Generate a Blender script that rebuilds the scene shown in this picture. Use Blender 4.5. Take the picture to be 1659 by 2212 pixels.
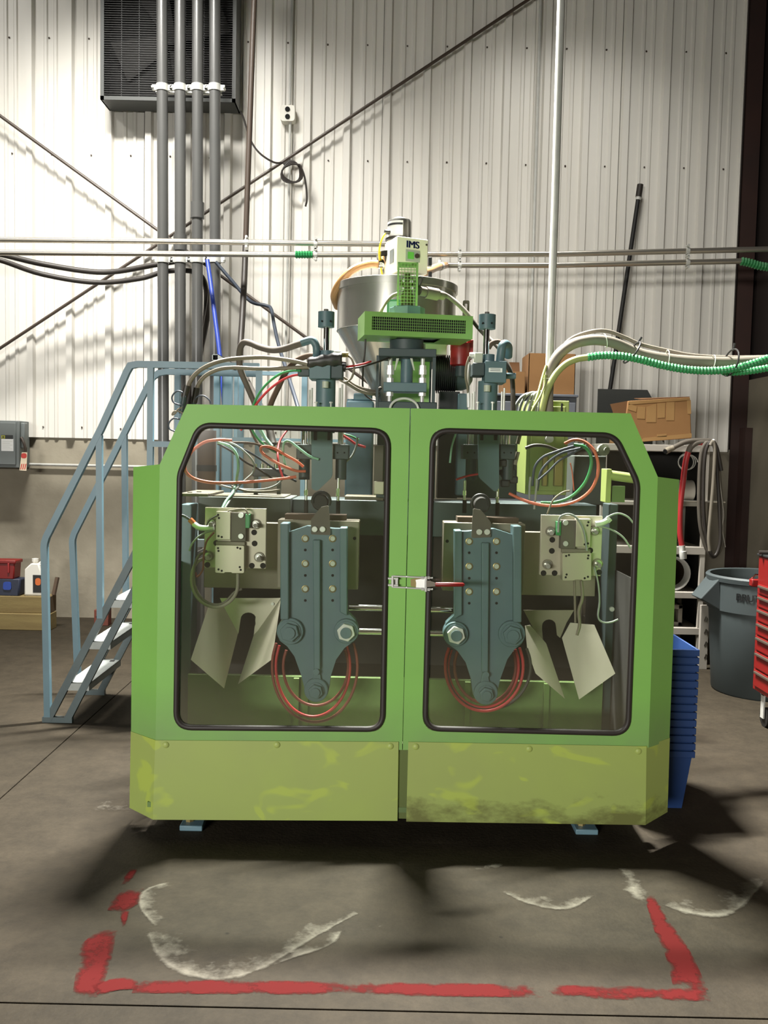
import bpy, bmesh, math, random
from mathutils import Vector as V, Matrix
from mathutils.geometry import tessellate_polygon
random.seed(7)
S = bpy.context.scene
for o in list(bpy.data.objects): bpy.data.objects.remove(o)

# ---------------------------------------------------------------- camera, world, lights, exposure
F, CX, CY, H = 1950.0, 829.5, 1106.0, 1.5          # focal length and centre in pixels of 1659x2212, eye height
TH, RO = math.atan(0.0641), 0.0215                 # pitch down, roll
FW = V((0, math.cos(TH), -math.sin(TH)))
U0 = V((0, math.sin(TH), math.cos(TH)))
R0 = V((1, 0, 0))
RR = R0*math.cos(RO) + U0*math.sin(RO)
UU = U0*math.cos(RO) - R0*math.sin(RO)
cd = bpy.data.cameras.new('camera'); cam = bpy.data.objects.new('camera', cd); S.collection.objects.link(cam)
cd.sensor_fit = 'HORIZONTAL'; cd.sensor_width = 36.0; cd.lens = F/1659*36.0
M = Matrix((RR, UU, -FW)).transposed().to_4x4(); M.translation = V((0, 0, H)); cam.matrix_world = M
cd.clip_start = .05
S.camera = cam
S.view_settings.view_transform = 'Standard'; S.view_settings.look = 'None'
S.view_settings.gamma = 1; S.view_settings.use_curve_mapping = False
S.view_settings.exposure = -0.15
W = bpy.data.worlds.new('world'); S.world = W; W.use_nodes = True
W.node_tree.nodes['Background'].inputs[0].default_value = (1, .95, .86, 1)
W.node_tree.nodes['Background'].inputs[1].default_value = 0.075

def area(name, loc, target, sx, sy, power, col=(1, .975, .915), spread=180):
    l = bpy.data.lights.new(name, 'AREA'); l.shape = 'RECTANGLE'; l.size = sx; l.size_y = sy
    l.energy = power; l.color = col; l.spread = math.radians(spread)
    o = bpy.data.objects.new(name, l); S.collection.objects.link(o); o.location = loc
    d = (V(target) - V(loc)).normalized(); o.rotation_euler = d.to_track_quat('-Z', 'Y').to_euler()
    return o
area('bay_light_wall', (-2.1, 5.3, 6.2), (-2.1, 7.6, 0), 1.4, .4, 205, spread=96)
area('bay_light_back', (-.3, 5.6, 6.1), (.45, 3.6, 0), 1.3, .15, 660, spread=82)
area('bay_light_side', (-4.6, 5.2, 6.4), (-3.6, 7.9, 3.6), .6, .4, 24, spread=120)
area('wall_fill_right', (1.3, 6.2, 5.6), (1.5, 7.8, 2.4), .8, .4, 14, spread=90)  # added fill lamp, brightens the right part of the back wall
area('hall_light_front', (-4.6, -7.4, 2.3), (-.3, 3.4, .9), 3.4, .7, 136, spread=58)

# ---------------------------------------------------------------- pixel of the photograph -> point of the room
def at(px, py, Y):
    d = FW + RR*((px-CX)/F) - UU*((py-CY)/F)
    return V((0, 0, H)) + d*(Y/d.y)
def fl(px, py, z=0.0):
    d = FW + RR*((px-CX)/F) - UU*((py-CY)/F)
    return V((0, 0, H)) + d*((z-H)/d.z)
def P2(pts, Y): return [(at(x, y, Y).x, at(x, y, Y).z) for x, y in pts]
def m_px(Y): return Y/F

# ---------------------------------------------------------------- materials
def lin(c):
    return tuple(((x/255)/12.92 if x/255 <= .04045 else ((x/255+.055)/1.055)**2.4) for x in c) + (1,)
def mat(name, col, rough=.5, metal=0.0, col2=None, scale=8.0, amt=.5, bump=0.0, bscale=40.0, stretch=(1, 1, 1), spec=.5, detail=4):
    m = bpy.data.materials.new(name); m.use_nodes = True
    n, k = m.node_tree.nodes, m.node_tree.links
    b = n['Principled BSDF']; b.inputs['Roughness'].default_value = rough; b.inputs['Metallic'].default_value = metal
    b.inputs['Specular IOR Level'].default_value = spec
    b.inputs['Base Color'].default_value = lin(col)
    if col2 or bump:
        tc = n.new('ShaderNodeTexCoord'); mp = n.new('ShaderNodeMapping'); mp.inputs['Scale'].default_value = stretch
        k.new(tc.outputs['Object'], mp.inputs[0])
    if col2:
        nz = n.new('ShaderNodeTexNoise'); nz.inputs['Scale'].default_value = scale; nz.inputs['Detail'].default_value = detail
        k.new(mp.outputs[0], nz.inputs['Vector'])
        rp = n.new('ShaderNodeValToRGB'); rp.color_ramp.elements[0].position = .5-amt*.5; rp.color_ramp.elements[1].position = .5+amt*.5
        rp.color_ramp.elements[0].color = lin(col); rp.color_ramp.elements[1].color = lin(col2)
        k.new(nz.outputs[0], rp.inputs[0]); k.new(rp.outputs[0], b.inputs['Base Color'])
    if bump:
        nb = n.new('ShaderNodeTexNoise'); nb.inputs['Scale'].default_value = bscale; nb.inputs['Detail'].default_value = 3
        k.new(mp.outputs[0], nb.inputs['Vector'])
        bp = n.new('ShaderNodeBump'); bp.inputs['Strength'].default_value = bump; bp.inputs['Distance'].default_value = .004
        k.new(nb.outputs[0], bp.inputs['Height']); k.new(bp.outputs[0], b.inputs['Normal'])
    return m

MT = {}
def m_(key, *a, **k): MT[key] = mat(key, *a, **k)
m_('wall_metal', (222, 219, 212), .42, 0, (212, 208, 199), 1.2, .8, stretch=(3, 3, .25))
m_('seam', (70, 66, 58), .8)
m_('concrete_wall', (166, 158, 140), .9, 0, (128, 121, 105), 3.2, .6, .35, 30)
m_('concrete_side', (134, 126, 108), .9, 0, (98, 91, 77), 1.6, .8, .4, 25)
m_('rust_column', (58, 32, 24), .7, 0, (34, 20, 16), 3, .8)
m_('dark_siding', (40, 26, 21), .8, 0, (28, 20, 17), 2, .8)
m_('green', (128, 182, 88), .5, 0, (122, 174, 84), 5, .8, .05, 200, spec=.3)
def grime_near_kick():                              # grey dirt film on the doors just above the kick panels
    m = MT['green']; n, k = m.node_tree.nodes, m.node_tree.links
    b = n['Principled BSDF']; base = b.inputs['Base Color'].links[0].from_socket
    geo = n.new('ShaderNodeNewGeometry'); sp = n.new('ShaderNodeSeparateXYZ'); k.new(geo.outputs['Position'], sp.inputs[0])
    mr = n.new('ShaderNodeMapRange'); mr.inputs['From Min'].default_value = .60; mr.inputs['From Max'].default_value = .41; mr.inputs['To Max'].default_value = .55; k.new(sp.outputs['Z'], mr.inputs['Value'])
    nz = n.new('ShaderNodeTexNoise'); nz.inputs['Scale'].default_value = 5; nz.inputs['Detail'].default_value = 7; k.new(geo.outputs['Position'], nz.inputs['Vector'])
    mu = n.new('ShaderNodeMath'); mu.operation = 'MULTIPLY'; k.new(mr.outputs[0], mu.inputs[0]); k.new(nz.outputs[0], mu.inputs[1])
    m2 = n.new('ShaderNodeMath'); m2.operation = 'MULTIPLY'; m2.inputs[1].default_value = 1.8; k.new(mu.outputs[0], m2.inputs[0])
    mx = n.new('ShaderNodeMix'); mx.data_type = 'RGBA'; k.new(m2.outputs[0], mx.inputs[0]); k.new(base, mx.inputs[6]); mx.inputs[7].default_value = lin((118, 140, 96))
    k.new(mx.outputs[2], b.inputs['Base Color'])
grime_near_kick()
m_('lime', (158, 176, 90), .5, 0, (160, 174, 98), 4, .7, .06, 160)
m_('olive', (84, 96, 44), .6)
m_('guard_green', (122, 166, 84), .45, 0, (112, 150, 78), 7, .8)
m_('bed_green', (112, 142, 74), .6, 0, (74, 88, 56), 4, .9)
m_('box_green', (168, 182, 104), .5, 0, (140, 156, 88), 5, .8)
m_('teal', (85, 109, 114), .5, 0, (73, 96, 101), 9, .8, .05, 90)
m_('teal_dark', (55, 69, 70), .55, 0, (43, 54, 55), 6, .8)
m_('stair_blue', (108, 140, 152), .45, 0, (96, 124, 136), 6, .8)
m_('stair_worn', (92, 108, 110), .5, 0, (72, 84, 86), 10, .8)
m_('tread', (176, 180, 176), .55, .2, (140, 146, 144), 12, .7)
m_('steel', (200, 198, 192), .28, .9, (176, 174, 166), 6, .8)
m_('steel_brushed', (206, 200, 184), .36, .5, (168, 160, 144), 5, .9, stretch=(1, 1, .4))
m_('stainless', (200, 198, 192), .22, .72, (160, 158, 152), 3, .8, stretch=(2, 2, .3))
m_('tube_steel', (198, 192, 180), .3, .85)
m_('galv', (216, 216, 210), .35, .25, (192, 192, 186), 14, .8)
m_('chrome', (225, 225, 222), .1, 1.0)
m_('alu', (186, 177, 158), .42, .25, (172, 163, 145), 5, .8)
m_('pvc', (86, 86, 84), .3, 0, (78, 78, 77), 3, .8, spec=.6)
m_('black', (24, 23, 22), .5)
m_('hole', (14, 13, 12), .9)
m_('sheet_grey', (66, 68, 66), .6)
m_('fan_dark', (38, 36, 34), .7)
m_('fan_grey', (70, 72, 70), .5)
m_('rubber', (44, 37, 32), .55, 0, (36, 31, 27), 12, .8)
m_('hose_black', (44, 40, 36), .5, 0, (56, 50, 45), 9, .8)
m_('hose_dusty', (96, 89, 79), .7, 0, (76, 70, 62), 8, .8)
m_('hose_tan', (128, 119, 102), .65, 0, (102, 94, 80), 10, .8)
m_('hose_grey', (128, 121, 108), .7, 0, (112, 105, 93), 6, .8)
m_('hose_amber', (186, 142, 92), .35, 0, (160, 116, 70), 10, .8)
m_('hose_green', (50, 152, 88), .45, 0, (40, 130, 74), 4, .8)
m_('hose_yellowgreen', (150, 158, 96), .55)
m_('cable_green', (46, 128, 72), .45)
m_('cable_mint', (140, 186, 160), .45)
m_('cable_red', (176, 44, 48), .45)
m_('cable_orange', (212, 112, 84), .45, 0, (190, 92, 68), 6, .8)
m_('cable_maroon', (120, 52, 42), .5)
m_('cable_blue', (38, 62, 150), .45)
m_('cable_navy', (48, 56, 68), .5)
m_('cable_grey', (136, 140, 136), .5)
m_('cable_yellow', (222, 198, 40), .45)
m_('red', (124, 21, 19), .4, 0, (114, 19, 17), 4, .8)
m_('red_dull', (146, 36, 36), .5)
m_('white', (225, 222, 212), .5)
m_('cream', (240, 236, 208), .4)
m_('navy', (34, 40, 88), .5)
m_('lcd', (112, 196, 84), .35)
m_('panel_grey', (176, 180, 164), .5)
m_('box_grey', (112, 118, 116), .5, 0, (104, 110, 109), 6, .8)
m_('cabinet_grey', (104, 108, 116), .55, 0, (92, 96, 104), 5, .8)
m_('cardboard', (150, 110, 66), .85, 0, (134, 96, 56), 4, .8, .1, 60)
m_('cardboard_shaded', (116, 80, 46), .85, 0, (104, 70, 40), 4, .8)  # shaded copy of the cardboard colour, for flaps and the open box top
m_('tape', (166, 130, 84), .35, 0, (154, 118, 74), 6, .8)
m_('timber', (142, 126, 80), .85, 0, (104, 86, 52), 3, .7, .25, 60, stretch=(.6, 3, 6))
m_('timber_end', (112, 92, 66), .9, 0, (84, 68, 48), 14, .8)
m_('wood_dark', (78, 62, 48), .85)
m_('brick', (122, 64, 50), .9, 0, (96, 52, 42), 12, .8)
m_('bin_grey', (66, 75, 76), .6, 0, (58, 66, 67), 5, .8)
m_('tote_blue', (26, 60, 112), .55, 0, (20, 48, 96), 5, .8)
m_('bin_navy', (38, 44, 62), .5)
m_('bin_blue', (34, 66, 150), .5)
m_('tape_black', (46, 44, 43), .45, 0, (58, 55, 53), 20, .8)
m_('brass', (150, 134, 88), .4, .6)
m_('mold', (136, 128, 112), .6, .15, (112, 104, 90), 6, .8)
m_('beam', (92, 98, 92), .65, .1, (64, 70, 66), 5, .9)
m_('beam_top', (116, 108, 90), .85, 0, (98, 91, 76), 8, .8)
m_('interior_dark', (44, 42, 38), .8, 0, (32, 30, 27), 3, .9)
m_('motor_black', (34, 36, 36), .5)
m_('orange_fit', (206, 104, 44), .5)
m_('shelf_white', (190, 184, 174), .5, 0, (170, 164, 154), 5, .8)
m_('label_white', (232, 232, 230), .5)
m_('tag_red', (198, 58, 48), .5)
m_('tag_cream', (232, 214, 186), .55)
m_('logo_yellow', (178, 176, 52), .5)
m_('purlin', (70, 59, 50), .5)

def kick_material():                                # lime kick panels: scuffs and splashed grime towards the lower edge
    m = mat('lime_worn', (154, 174, 86), .5, 0, (146, 158, 92), 3, .8)
    n, k = m.node_tree.nodes, m.node_tree.links
    b = n['Principled BSDF']; base = b.inputs['Base Color'].links[0].from_socket
    tc = n.new('ShaderNodeTexCoord'); mp = n.new('ShaderNodeMapping'); mp.inputs['Scale'].default_value = (3.5, 3.5, 7)
    k.new(tc.outputs['Object'], mp.inputs[0])
    nz = n.new('ShaderNodeTexNoise'); nz.inputs['Scale'].default_value = 1.7; nz.inputs['Detail'].default_value = 8; nz.inputs['Roughness'].default_value = .65
    k.new(mp.outputs[0], nz.inputs['Vector'])
    at_ = n.new('ShaderNodeAttribute'); at_.attribute_name = 'grime'
    ad = n.new('ShaderNodeMath'); ad.operation = 'ADD'; k.new(nz.outputs[0], ad.inputs[0]); k.new(at_.outputs['Fac'], ad.inputs[1])
    rp = n.new('ShaderNodeValToRGB'); rp.color_ramp.elements[0].position = .78; rp.color_ramp.elements[1].position = 1.0
    rp.color_ramp.elements[0].color = (0, 0, 0, 1); rp.color_ramp.elements[1].color = (.78, .78, .78, 1)
    k.new(ad.outputs[0], rp.inputs[0])
    mx = n.new('ShaderNodeMix'); mx.data_type = 'RGBA'; k.new(rp.outputs[0], mx.inputs[0]); k.new(base, mx.inputs[6]); mx.inputs[7].default_value = lin((84, 82, 40))
    n2 = n.new('ShaderNodeTexNoise'); n2.inputs['Scale'].default_value = 2.6; n2.inputs['Detail'].default_value = 2; n2.inputs['Distortion'].default_value = .8
    mp2 = n.new('ShaderNodeMapping'); mp2.inputs['Scale'].default_value = (2, 2, 3.5); mp2.inputs['Location'].default_value = (4, 1, 2); k.new(tc.outputs['Object'], mp2.inputs[0]); k.new(mp2.outputs[0], n2.inputs['Vector'])
    r2 = n.new('ShaderNodeValToRGB'); r2.color_ramp.elements[0].position = .60; r2.color_ramp.elements[1].position = .66
    r2.color_ramp.elements[0].color = (0, 0, 0, 1); r2.color_ramp.elements[1].color = (.5, .5, .5, 1); k.new(n2.outputs[0], r2.inputs[0])
    m2 = n.new('ShaderNodeMix'); m2.data_type = 'RGBA'; k.new(r2.outputs[0], m2.inputs[0]); k.new(mx.outputs[2], m2.inputs[6]); m2.inputs[7].default_value = lin((176, 194, 74))
    k.new(m2.outputs[2], b.inputs['Base Color'])
    MT['lime_worn'] = m
kick_material()

def floor_material():
    m = mat('floor_concrete', (61, 54, 43), .72, 0, (45, 40, 31), 1.3, .7, .4, 70, spec=.15)
    n, k = m.node_tree.nodes, m.node_tree.links
    b = n['Principled BSDF']; base = b.inputs['Base Color'].links[0].from_socket
    geo = n.new('ShaderNodeNewGeometry')
    nz = n.new('ShaderNodeTexNoise'); nz.inputs['Scale'].default_value = 7; nz.inputs['Detail'].default_value = 12; nz.inputs['Roughness'].default_value = .85
    k.new(geo.outputs['Position'], nz.inputs['Vector'])
    rp = n.new('ShaderNodeValToRGB'); rp.color_ramp.elements[0].position = .38; rp.color_ramp.elements[1].position = .66
    rp.color_ramp.elements[0].color = (.68, .68, .68, 1); rp.color_ramp.elements[1].color = (1.2, 1.2, 1.2, 1); k.new(nz.outputs[0], rp.inputs[0])
    mx = n.new('ShaderNodeMix'); mx.data_type = 'RGBA'; mx.blend_type = 'MULTIPLY'; mx.inputs[0].default_value = 1
    k.new(base, mx.inputs[6]); k.new(rp.outputs[0], mx.inputs[7])
    n2 = n.new('ShaderNodeTexVoronoi'); n2.inputs['Scale'].default_value = 3.4; k.new(geo.outputs['Position'], n2.inputs['Vector'])
    r2 = n.new('ShaderNodeValToRGB'); r2.color_ramp.elements[0].position = .012; r2.color_ramp.elements[1].position = .03
    r2.color_ramp.elements[0].color = (.45, .45, .45, 1); r2.color_ramp.elements[1].color = (1, 1, 1, 1); k.new(n2.outputs['Distance'], r2.inputs[0])
    m2 = n.new('ShaderNodeMix'); m2.data_type = 'RGBA'; m2.blend_type = 'MULTIPLY'; m2.inputs[0].default_value = 1
    k.new(mx.outputs[2], m2.inputs[6]); k.new(r2.outputs[0], m2.inputs[7])
    k.new(m2.outputs[2], b.inputs['Base Color'])
    MT['floor_concrete'] = m
floor_material()

def masked(name, col, rough, lo, hi, scale, attr='edge', gain=1.0, top=1.0):   # worn paint / mineral bloom: opaque where noise + edge fade allow
    m = bpy.data.materials.new(name); m.use_nodes = True
    n, k = m.node_tree.nodes, m.node_tree.links
    b = n['Principled BSDF']; b.inputs['Base Color'].default_value = lin(col); b.inputs['Roughness'].default_value = rough; b.inputs['Specular IOR Level'].default_value = .12
    geo = n.new('ShaderNodeNewGeometry')
    nz = n.new('ShaderNodeTexNoise'); nz.inputs['Scale'].default_value = scale; nz.inputs['Detail'].default_value = 8; nz.inputs['Roughness'].default_value = .7
    k.new(geo.outputs['Position'], nz.inputs['Vector'])
    a = n.new('ShaderNodeAttribute'); a.attribute_name = attr
    ad = n.new('ShaderNodeMath'); ad.operation = 'ADD'; gm = n.new('ShaderNodeMath'); gm.operation = 'MULTIPLY_ADD'; gm.inputs[1].default_value = gain; gm.inputs[2].default_value = .5-.5*gain
    k.new(nz.outputs[0], gm.inputs[0]); k.new(gm.outputs[0], ad.inputs[0]); k.new(a.outputs['Fac'], ad.inputs[1])
    rp = n.new('ShaderNodeMapRange'); rp.inputs['To Max'].default_value = top; rp.inputs['From Min'].default_value = lo; rp.inputs['From Max'].default_value = hi; k.new(ad.outputs[0], rp.inputs['Value'])
    k.new(rp.outputs[0], b.inputs['Alpha'])
    MT[name] = m
masked('floor_paint', (80, 13, 12), .8, .48, .78, 8, gain=1.8)
masked('mineral_bloom', (150, 145, 132), .95, .82, 1.6, 11, gain=2.6, top=.5)

def pane_material():                                # dusty clear plastic: see-through, dull film, some gloss
    m = bpy.data.materials.new('window_plastic'); m.use_nodes = True
    n, k = m.node_tree.nodes, m.node_tree.links
    n.remove(n['Principled BSDF']); out = n['Material Output']
    tr = n.new('ShaderNodeBsdfTransparent'); tr.inputs[0].default_value = (.90, .92, .90, 1)
    df = n.new('ShaderNodeBsdfDiffuse'); df.inputs[0].default_value = lin((176, 164, 140))
    gl = n.new('ShaderNodeBsdfGlossy'); gl.inputs['Roughness'].default_value = .12
    a = n.new('ShaderNodeAttribute'); a.attribute_name = 'dust'
    geo = n.new('ShaderNodeNewGeometry')
    nz = n.new('ShaderNodeTexNoise'); nz.inputs['Scale'].default_value = 4; nz.inputs['Detail'].default_value = 5; k.new(geo.outputs['Position'], nz.inputs['Vector'])
    mr = n.new('ShaderNodeMapRange'); mr.inputs['To Min'].default_value = .5; mr.inputs['To Max'].default_value = 1.5; k.new(nz.outputs[0], mr.inputs['Value'])
    mu = n.new('ShaderNodeMath'); mu.operation = 'MULTIPLY'; k.new(a.outputs['Fac'], mu.inputs[0]); k.new(mr.outputs[0], mu.inputs[1])
    mx = n.new('ShaderNodeMixShader'); k.new(mu.outputs[0], mx.inputs[0]); k.new(tr.outputs[0], mx.inputs[1]); k.new(df.outputs[0], mx.inputs[2])
    fr = n.new('ShaderNodeFresnel'); fr.inputs[0].default_value = 1.3
    m2 = n.new('ShaderNodeMixShader'); bf = n.new('ShaderNodeMath'); bf.operation = 'SUBTRACT'; bf.inputs[0].default_value = 1; k.new(geo.outputs['Backfacing'], bf.inputs[1])
    fm = n.new('ShaderNodeMath'); fm.operation = 'MULTIPLY'; k.new(fr.outputs[0], fm.inputs[0]); k.new(bf.outputs[0], fm.inputs[1]); k.new(fm.outputs[0], m2.inputs[0]); k.new(mx.outputs[0], m2.inputs[1]); k.new(gl.outputs[0], m2.inputs[2])
    k.new(m2.outputs[0], out.inputs[0])
    MT['pane'] = m
pane_material()

# ---------------------------------------------------------------- mesh builder
def curve(pts, sub=8):
    p = [V(q) for q in pts]
    if len(p) < 3 or sub < 2: return p
    out = []
    for i in range(len(p)-1):
        a = p[i-1] if i else p[0]*2-p[1]; b, c = p[i], p[i+1]; d = p[i+2] if i+2 < len(p) else p[-1]*2-p[-2]
        for j in range(sub):
            t = j/sub
            out.append(.5*((2*b)+(c-a)*t+(2*a-5*b+4*c-d)*t*t+(3*b-a-3*c+d)*t**3))
    out.append(p[-1]); return out
def rpoly(pts, rad, seg=6):                         # rounds the corners of a 2D outline
    out = []; n = len(pts)
    for i in range(n):
        p = V(pts[i]); a = V(pts[i-1])-p; b = V(pts[(i+1) % n])-p
        r = rad[i] if isinstance(rad, (list, tuple)) else rad
        if r <= 0: out.append(tuple(p)); continue
        la, lb = a.length, b.length; a = a/la; b = b/lb
        ang = max(.05, math.acos(max(-1, min(1, a.dot(b))))); t = min(r/math.tan(ang/2), la*.48, lb*.48)
        s, e = p+a*t, p+b*t
        for j in range(seg+1):
            u = j/seg; q = s*(1-u)**2+p*(2*u*(1-u))+e*u*u; out.append(tuple(q))
    return out
class MB:
    def __init__(s): s.v = []; s.f = []
    def add(s, vs, fs):
        o = len(s.v); s.v += [V(x) for x in vs]; s.f += [tuple(i+o for i in f) for f in fs]; return s
    def box(s, c, size, rot=None):
        hx, hy, hz = size[0]/2, size[1]/2, size[2]/2; c = V(c)
        vs = [V((x, y, z)) for x in (-hx, hx) for y in (-hy, hy) for z in (-hz, hz)]
        if rot is not None: vs = [rot @ q for q in vs]
        return s.add([q+c for q in vs], [(0, 1, 3, 2), (4, 6, 7, 5), (0, 4, 5, 1), (2, 3, 7, 6), (0, 2, 6, 4), (1, 5, 7, 3)])
    def bb(s, x0, x1, y0, y1, z0, z1):
        return s.box(((x0+x1)/2, (y0+y1)/2, (z0+z1)/2), (abs(x1-x0), abs(y1-y0), abs(z1-z0)))
    def pbox(s, px0, py0, px1, py1, Y, depth):      # upright box whose front fills this part of the photograph at distance Y
        c = at((px0+px1)/2, (py0+py1)/2, Y); k = m_px(Y)
        return s.box((c.x, Y+depth/2, c.z), ((px1-px0)*k, depth, (py1-py0)*k))
    def bar(s, a, b, w, h, up=(0, 0, 1)):
        a, b = V(a), V(b); d = b-a; L = d.length; d = d/L; u = V(up)
        if abs(d.dot(u)) > .98: u = V((0, 1, 0))
        x = d.cross(u).normalized(); u = x.cross(d)
        return s.box((a+b)/2, (w, L, h), Matrix((x, d, u)).transposed())
    def cyl(s, a, b, r, n=14, r2=None):
        a, b = V(a), V(b); d = (b-a).normalized(); r2 = r if r2 is None else r2
        x = d.orthogonal().normalized(); y = d.cross(x); o = []
        for i in range(n):
            t = 2*math.pi*i/n; e = x*math.cos(t)+y*math.sin(t); o += [a+e*r, b+e*r2]
        fs = [(2*i, 2*((i+1) % n), 2*((i+1) % n)+1, 2*i+1) for i in range(n)]
        fs += [tuple(2*i for i in reversed(range(n))), tuple(2*i+1 for i in range(n))]
        return s.add(o, fs)
    def tube(s, pts, r, n=8, rf=None, caps=True, closed=False):
        p = [V(q) for q in pts]; N = len(p); ref = None; vs = []
        for i in range(N):
            if closed: d = p[(i+1) % N]-p[i-1]
            else: d = p[min(i+1, N-1)]-p[max(i-1, 0)]
            d = d.normalized() if d.length > 1e-9 else V((0, 0, 1))
            if ref is None: ref = d.orthogonal().normalized()
            ref = ref-d*ref.dot(d); ref = ref.normalized() if ref.length > 1e-6 else d.orthogonal().normalized()
            y = d.cross(ref); rr = rf(i) if rf else r
            for j in range(n):
                t = 2*math.pi*j/n; vs.append(p[i]+(ref*math.cos(t)+y*math.sin(t))*rr)
        fs = []
        for i in range(N if closed else N-1):
            k = (i+1) % N
            for j in range(n): fs.append((i*n+j, i*n+(j+1) % n, k*n+(j+1) % n, k*n+j))
        if caps and not closed: fs += [tuple(reversed(range(n))), tuple((N-1)*n+j for j in range(n))]
        return s.add(vs, fs)
    def sqtube(s, pts, w):                          # square section along a path in a plane of constant Y
        p = [V(q) for q in pts]; vs = []; N = len(p); Yv = V((0, 1, 0))
        for i in range(N):
            d = (p[min(i+1, N-1)]-p[max(i-1, 0)]).normalized(); x = d.cross(Yv).normalized()
            k = 1.0
            if 0 < i < N-1:
                c = (p[i]-p[i-1]).normalized().dot((p[i+1]-p[i]).normalized()); k = 1/max(.5, math.sqrt((1+c)/2))
            for a, b in ((-1, -1), (1, -1), (1, 1), (-1, 1)): vs.append(p[i]+x*a*w/2*k+Yv*b*w/2)
        fs = [(i*4+j, i*4+(j+1) % 4, i*4+4+(j+1) % 4, i*4+4+j) for i in range(N-1) for j in range(4)]
        return s.add(vs, fs+[(3, 2, 1, 0), tuple((N-1)*4+j for j in range(4))])
    def plate(s, loops, y0, y1):                    # outline (and holes) in X-Z, thickness along Y
        if not isinstance(loops[0][0], (tuple, list, V)): loops = [loops]
        tri = tessellate_polygon([[V((x, z, 0)) for x, z in l] for l in loops])
        flat = [q for l in loops for q in l]; n = len(flat)
        vs = [V((x, y0, z)) for x, z in flat]+[V((x, y1, z)) for x, z in flat]
        fs = [tuple(t) for t in tri]+[tuple(i+n for i in reversed(t)) for t in tri]; o = 0
        for l in loops:
            m = len(l); fs += [(o+i, o+(i+1) % m, o+(i+1) % m+n, o+i+n) for i in range(m)]; o += m
        return s.add(vs, fs)
    def lathe(s, c, prof, n=32, axis=None, caps=True):
        c = V(c); ax = V(axis or (0, 0, 1)).normalized(); x = V((1, 0, 0)) if abs(ax.x) < .9 else V((0, 1, 0))
        x = (x-ax*x.dot(ax)).normalized(); y = ax.cross(x); vs = []
        for r, z in prof:
            for j in range(n):
                t = 2*math.pi*j/n; vs.append(c+ax*z+(x*math.cos(t)+y*math.sin(t))*r)
        fs = [(i*n+j, i*n+(j+1) % n, (i+1)*n+(j+1) % n, (i+1)*n+j) for i in range(len(prof)-1) for j in range(n)]
        if caps: fs += [tuple(reversed(range(n))), tuple((len(prof)-1)*n+j for j in range(n))]
        return s.add(vs, fs)
    def quad(s, a, b, c, d, th):                    # thin sheet through four corners
        a, b, c, d = V(a), V(b), V(c), V(d); nn = (b-a).cross(d-a).normalized()*th
        return s.add([a, b, c, d, a+nn, b+nn, c+nn, d+nn], [(3, 2, 1, 0), (4, 5, 6, 7), (0, 1, 5, 4), (1, 2, 6, 5), (2, 3, 7, 6), (3, 0, 4, 7)])
    def poly3(s, pts, th, nn):
        p = [V(q) for q in pts]; nn = V(nn).normalized()*th; n = len(p)
        return s.add(p+[q+nn for q in p], [tuple(range(n)), tuple(reversed(range(n, 2*n)))]+[(i, (i+1) % n, (i+1) % n+n, i+n) for i in range(n)])

ROOT = {}                                           # object -> world origin of the thing it belongs to
def thing(name, loc, label, cat, group=None):
    o = bpy.data.objects.new(name, None); S.collection.objects.link(o); o.location = loc; o.empty_display_size = .1
    o['label'] = label; o['category'] = cat
    if group: o['group'] = group
    ROOT[o.name] = V(loc); return o
def build(name, mb, material, parent=None, bevel=0.0, smooth=True, label=None, cat=None, group=None, kind=None, attrs=None, angle=40):
    me = bpy.data.meshes.new(name)
    if parent is not None: L = ROOT[parent.name]
    else:
        xs, ys, zs = [v.x for v in mb.v], [v.y for v in mb.v], [v.z for v in mb.v]
        L = V(((min(xs)+max(xs))/2, (min(ys)+max(ys))/2, min(zs)))
    me.from_pydata([v-L for v in mb.v], [], mb.f)
    bm = bmesh.new(); bm.from_mesh(me); bmesh.ops.recalc_face_normals(bm, faces=bm.faces[:]); bm.to_mesh(me); bm.free()
    if smooth:
        me.polygons.foreach_set('use_smooth', [True]*len(me.polygons)); me.set_sharp_from_angle(angle=math.radians(angle))
    if attrs:
        for k, f in attrs.items():
            a = me.attributes.new(k, 'FLOAT', 'POINT'); a.data.foreach_set('value', [f(V(v.co)+L) for v in me.vertices])
    me.materials.append(MT[material] if isinstance(material, str) else material)
    o = bpy.data.objects.new(name, me); S.collection.objects.link(o)
    if parent is not None: o.parent = parent
    else: o.location = L
    ROOT[o.name] = L
    if bevel:
        b = o.modifiers.new('bevel', 'BEVEL'); b.width = bevel; b.segments = 2; b.limit_method = 'ANGLE'; b.angle_limit = math.radians(50)
    if label: o['label'] = label
    if cat: o['category'] = cat
    if group: o['group'] = group
    if kind: o['kind'] = kind
    return o
def copy_part(o, offset, parent):                   # the same mesh again, elsewhere on the thing
    c = o.copy(); S.collection.objects.link(c); c.parent = parent; c.location = V(o.location)+V(offset); return c
def line(pts, sub=8): return curve([at(*p) for p in pts], sub)
def hose(name, pts, r, material, label, cat='hose', group=None, n=9, sub=8, ridge=None, depth=.78):
    p = line(pts, sub); mb = MB()
    if ridge:
        q = [p[0]]                                  # resample to half the ridge pitch
        step = ridge/2
        acc = 0.0
        for a, b in zip(p, p[1:]):
            L = (b-a).length; t = step-acc
            while t <= L: q.append(a+(b-a)*(t/L)); t += step
            acc = (acc+L) % step
        mb.tube(q, r, n, rf=lambda i: r*(1.0 if i % 2 else depth))
    else: mb.tube(p, r, n)
    return build(name, mb, material, label=label, cat=cat, group=group, angle=75 if not ridge else 25)
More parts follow.
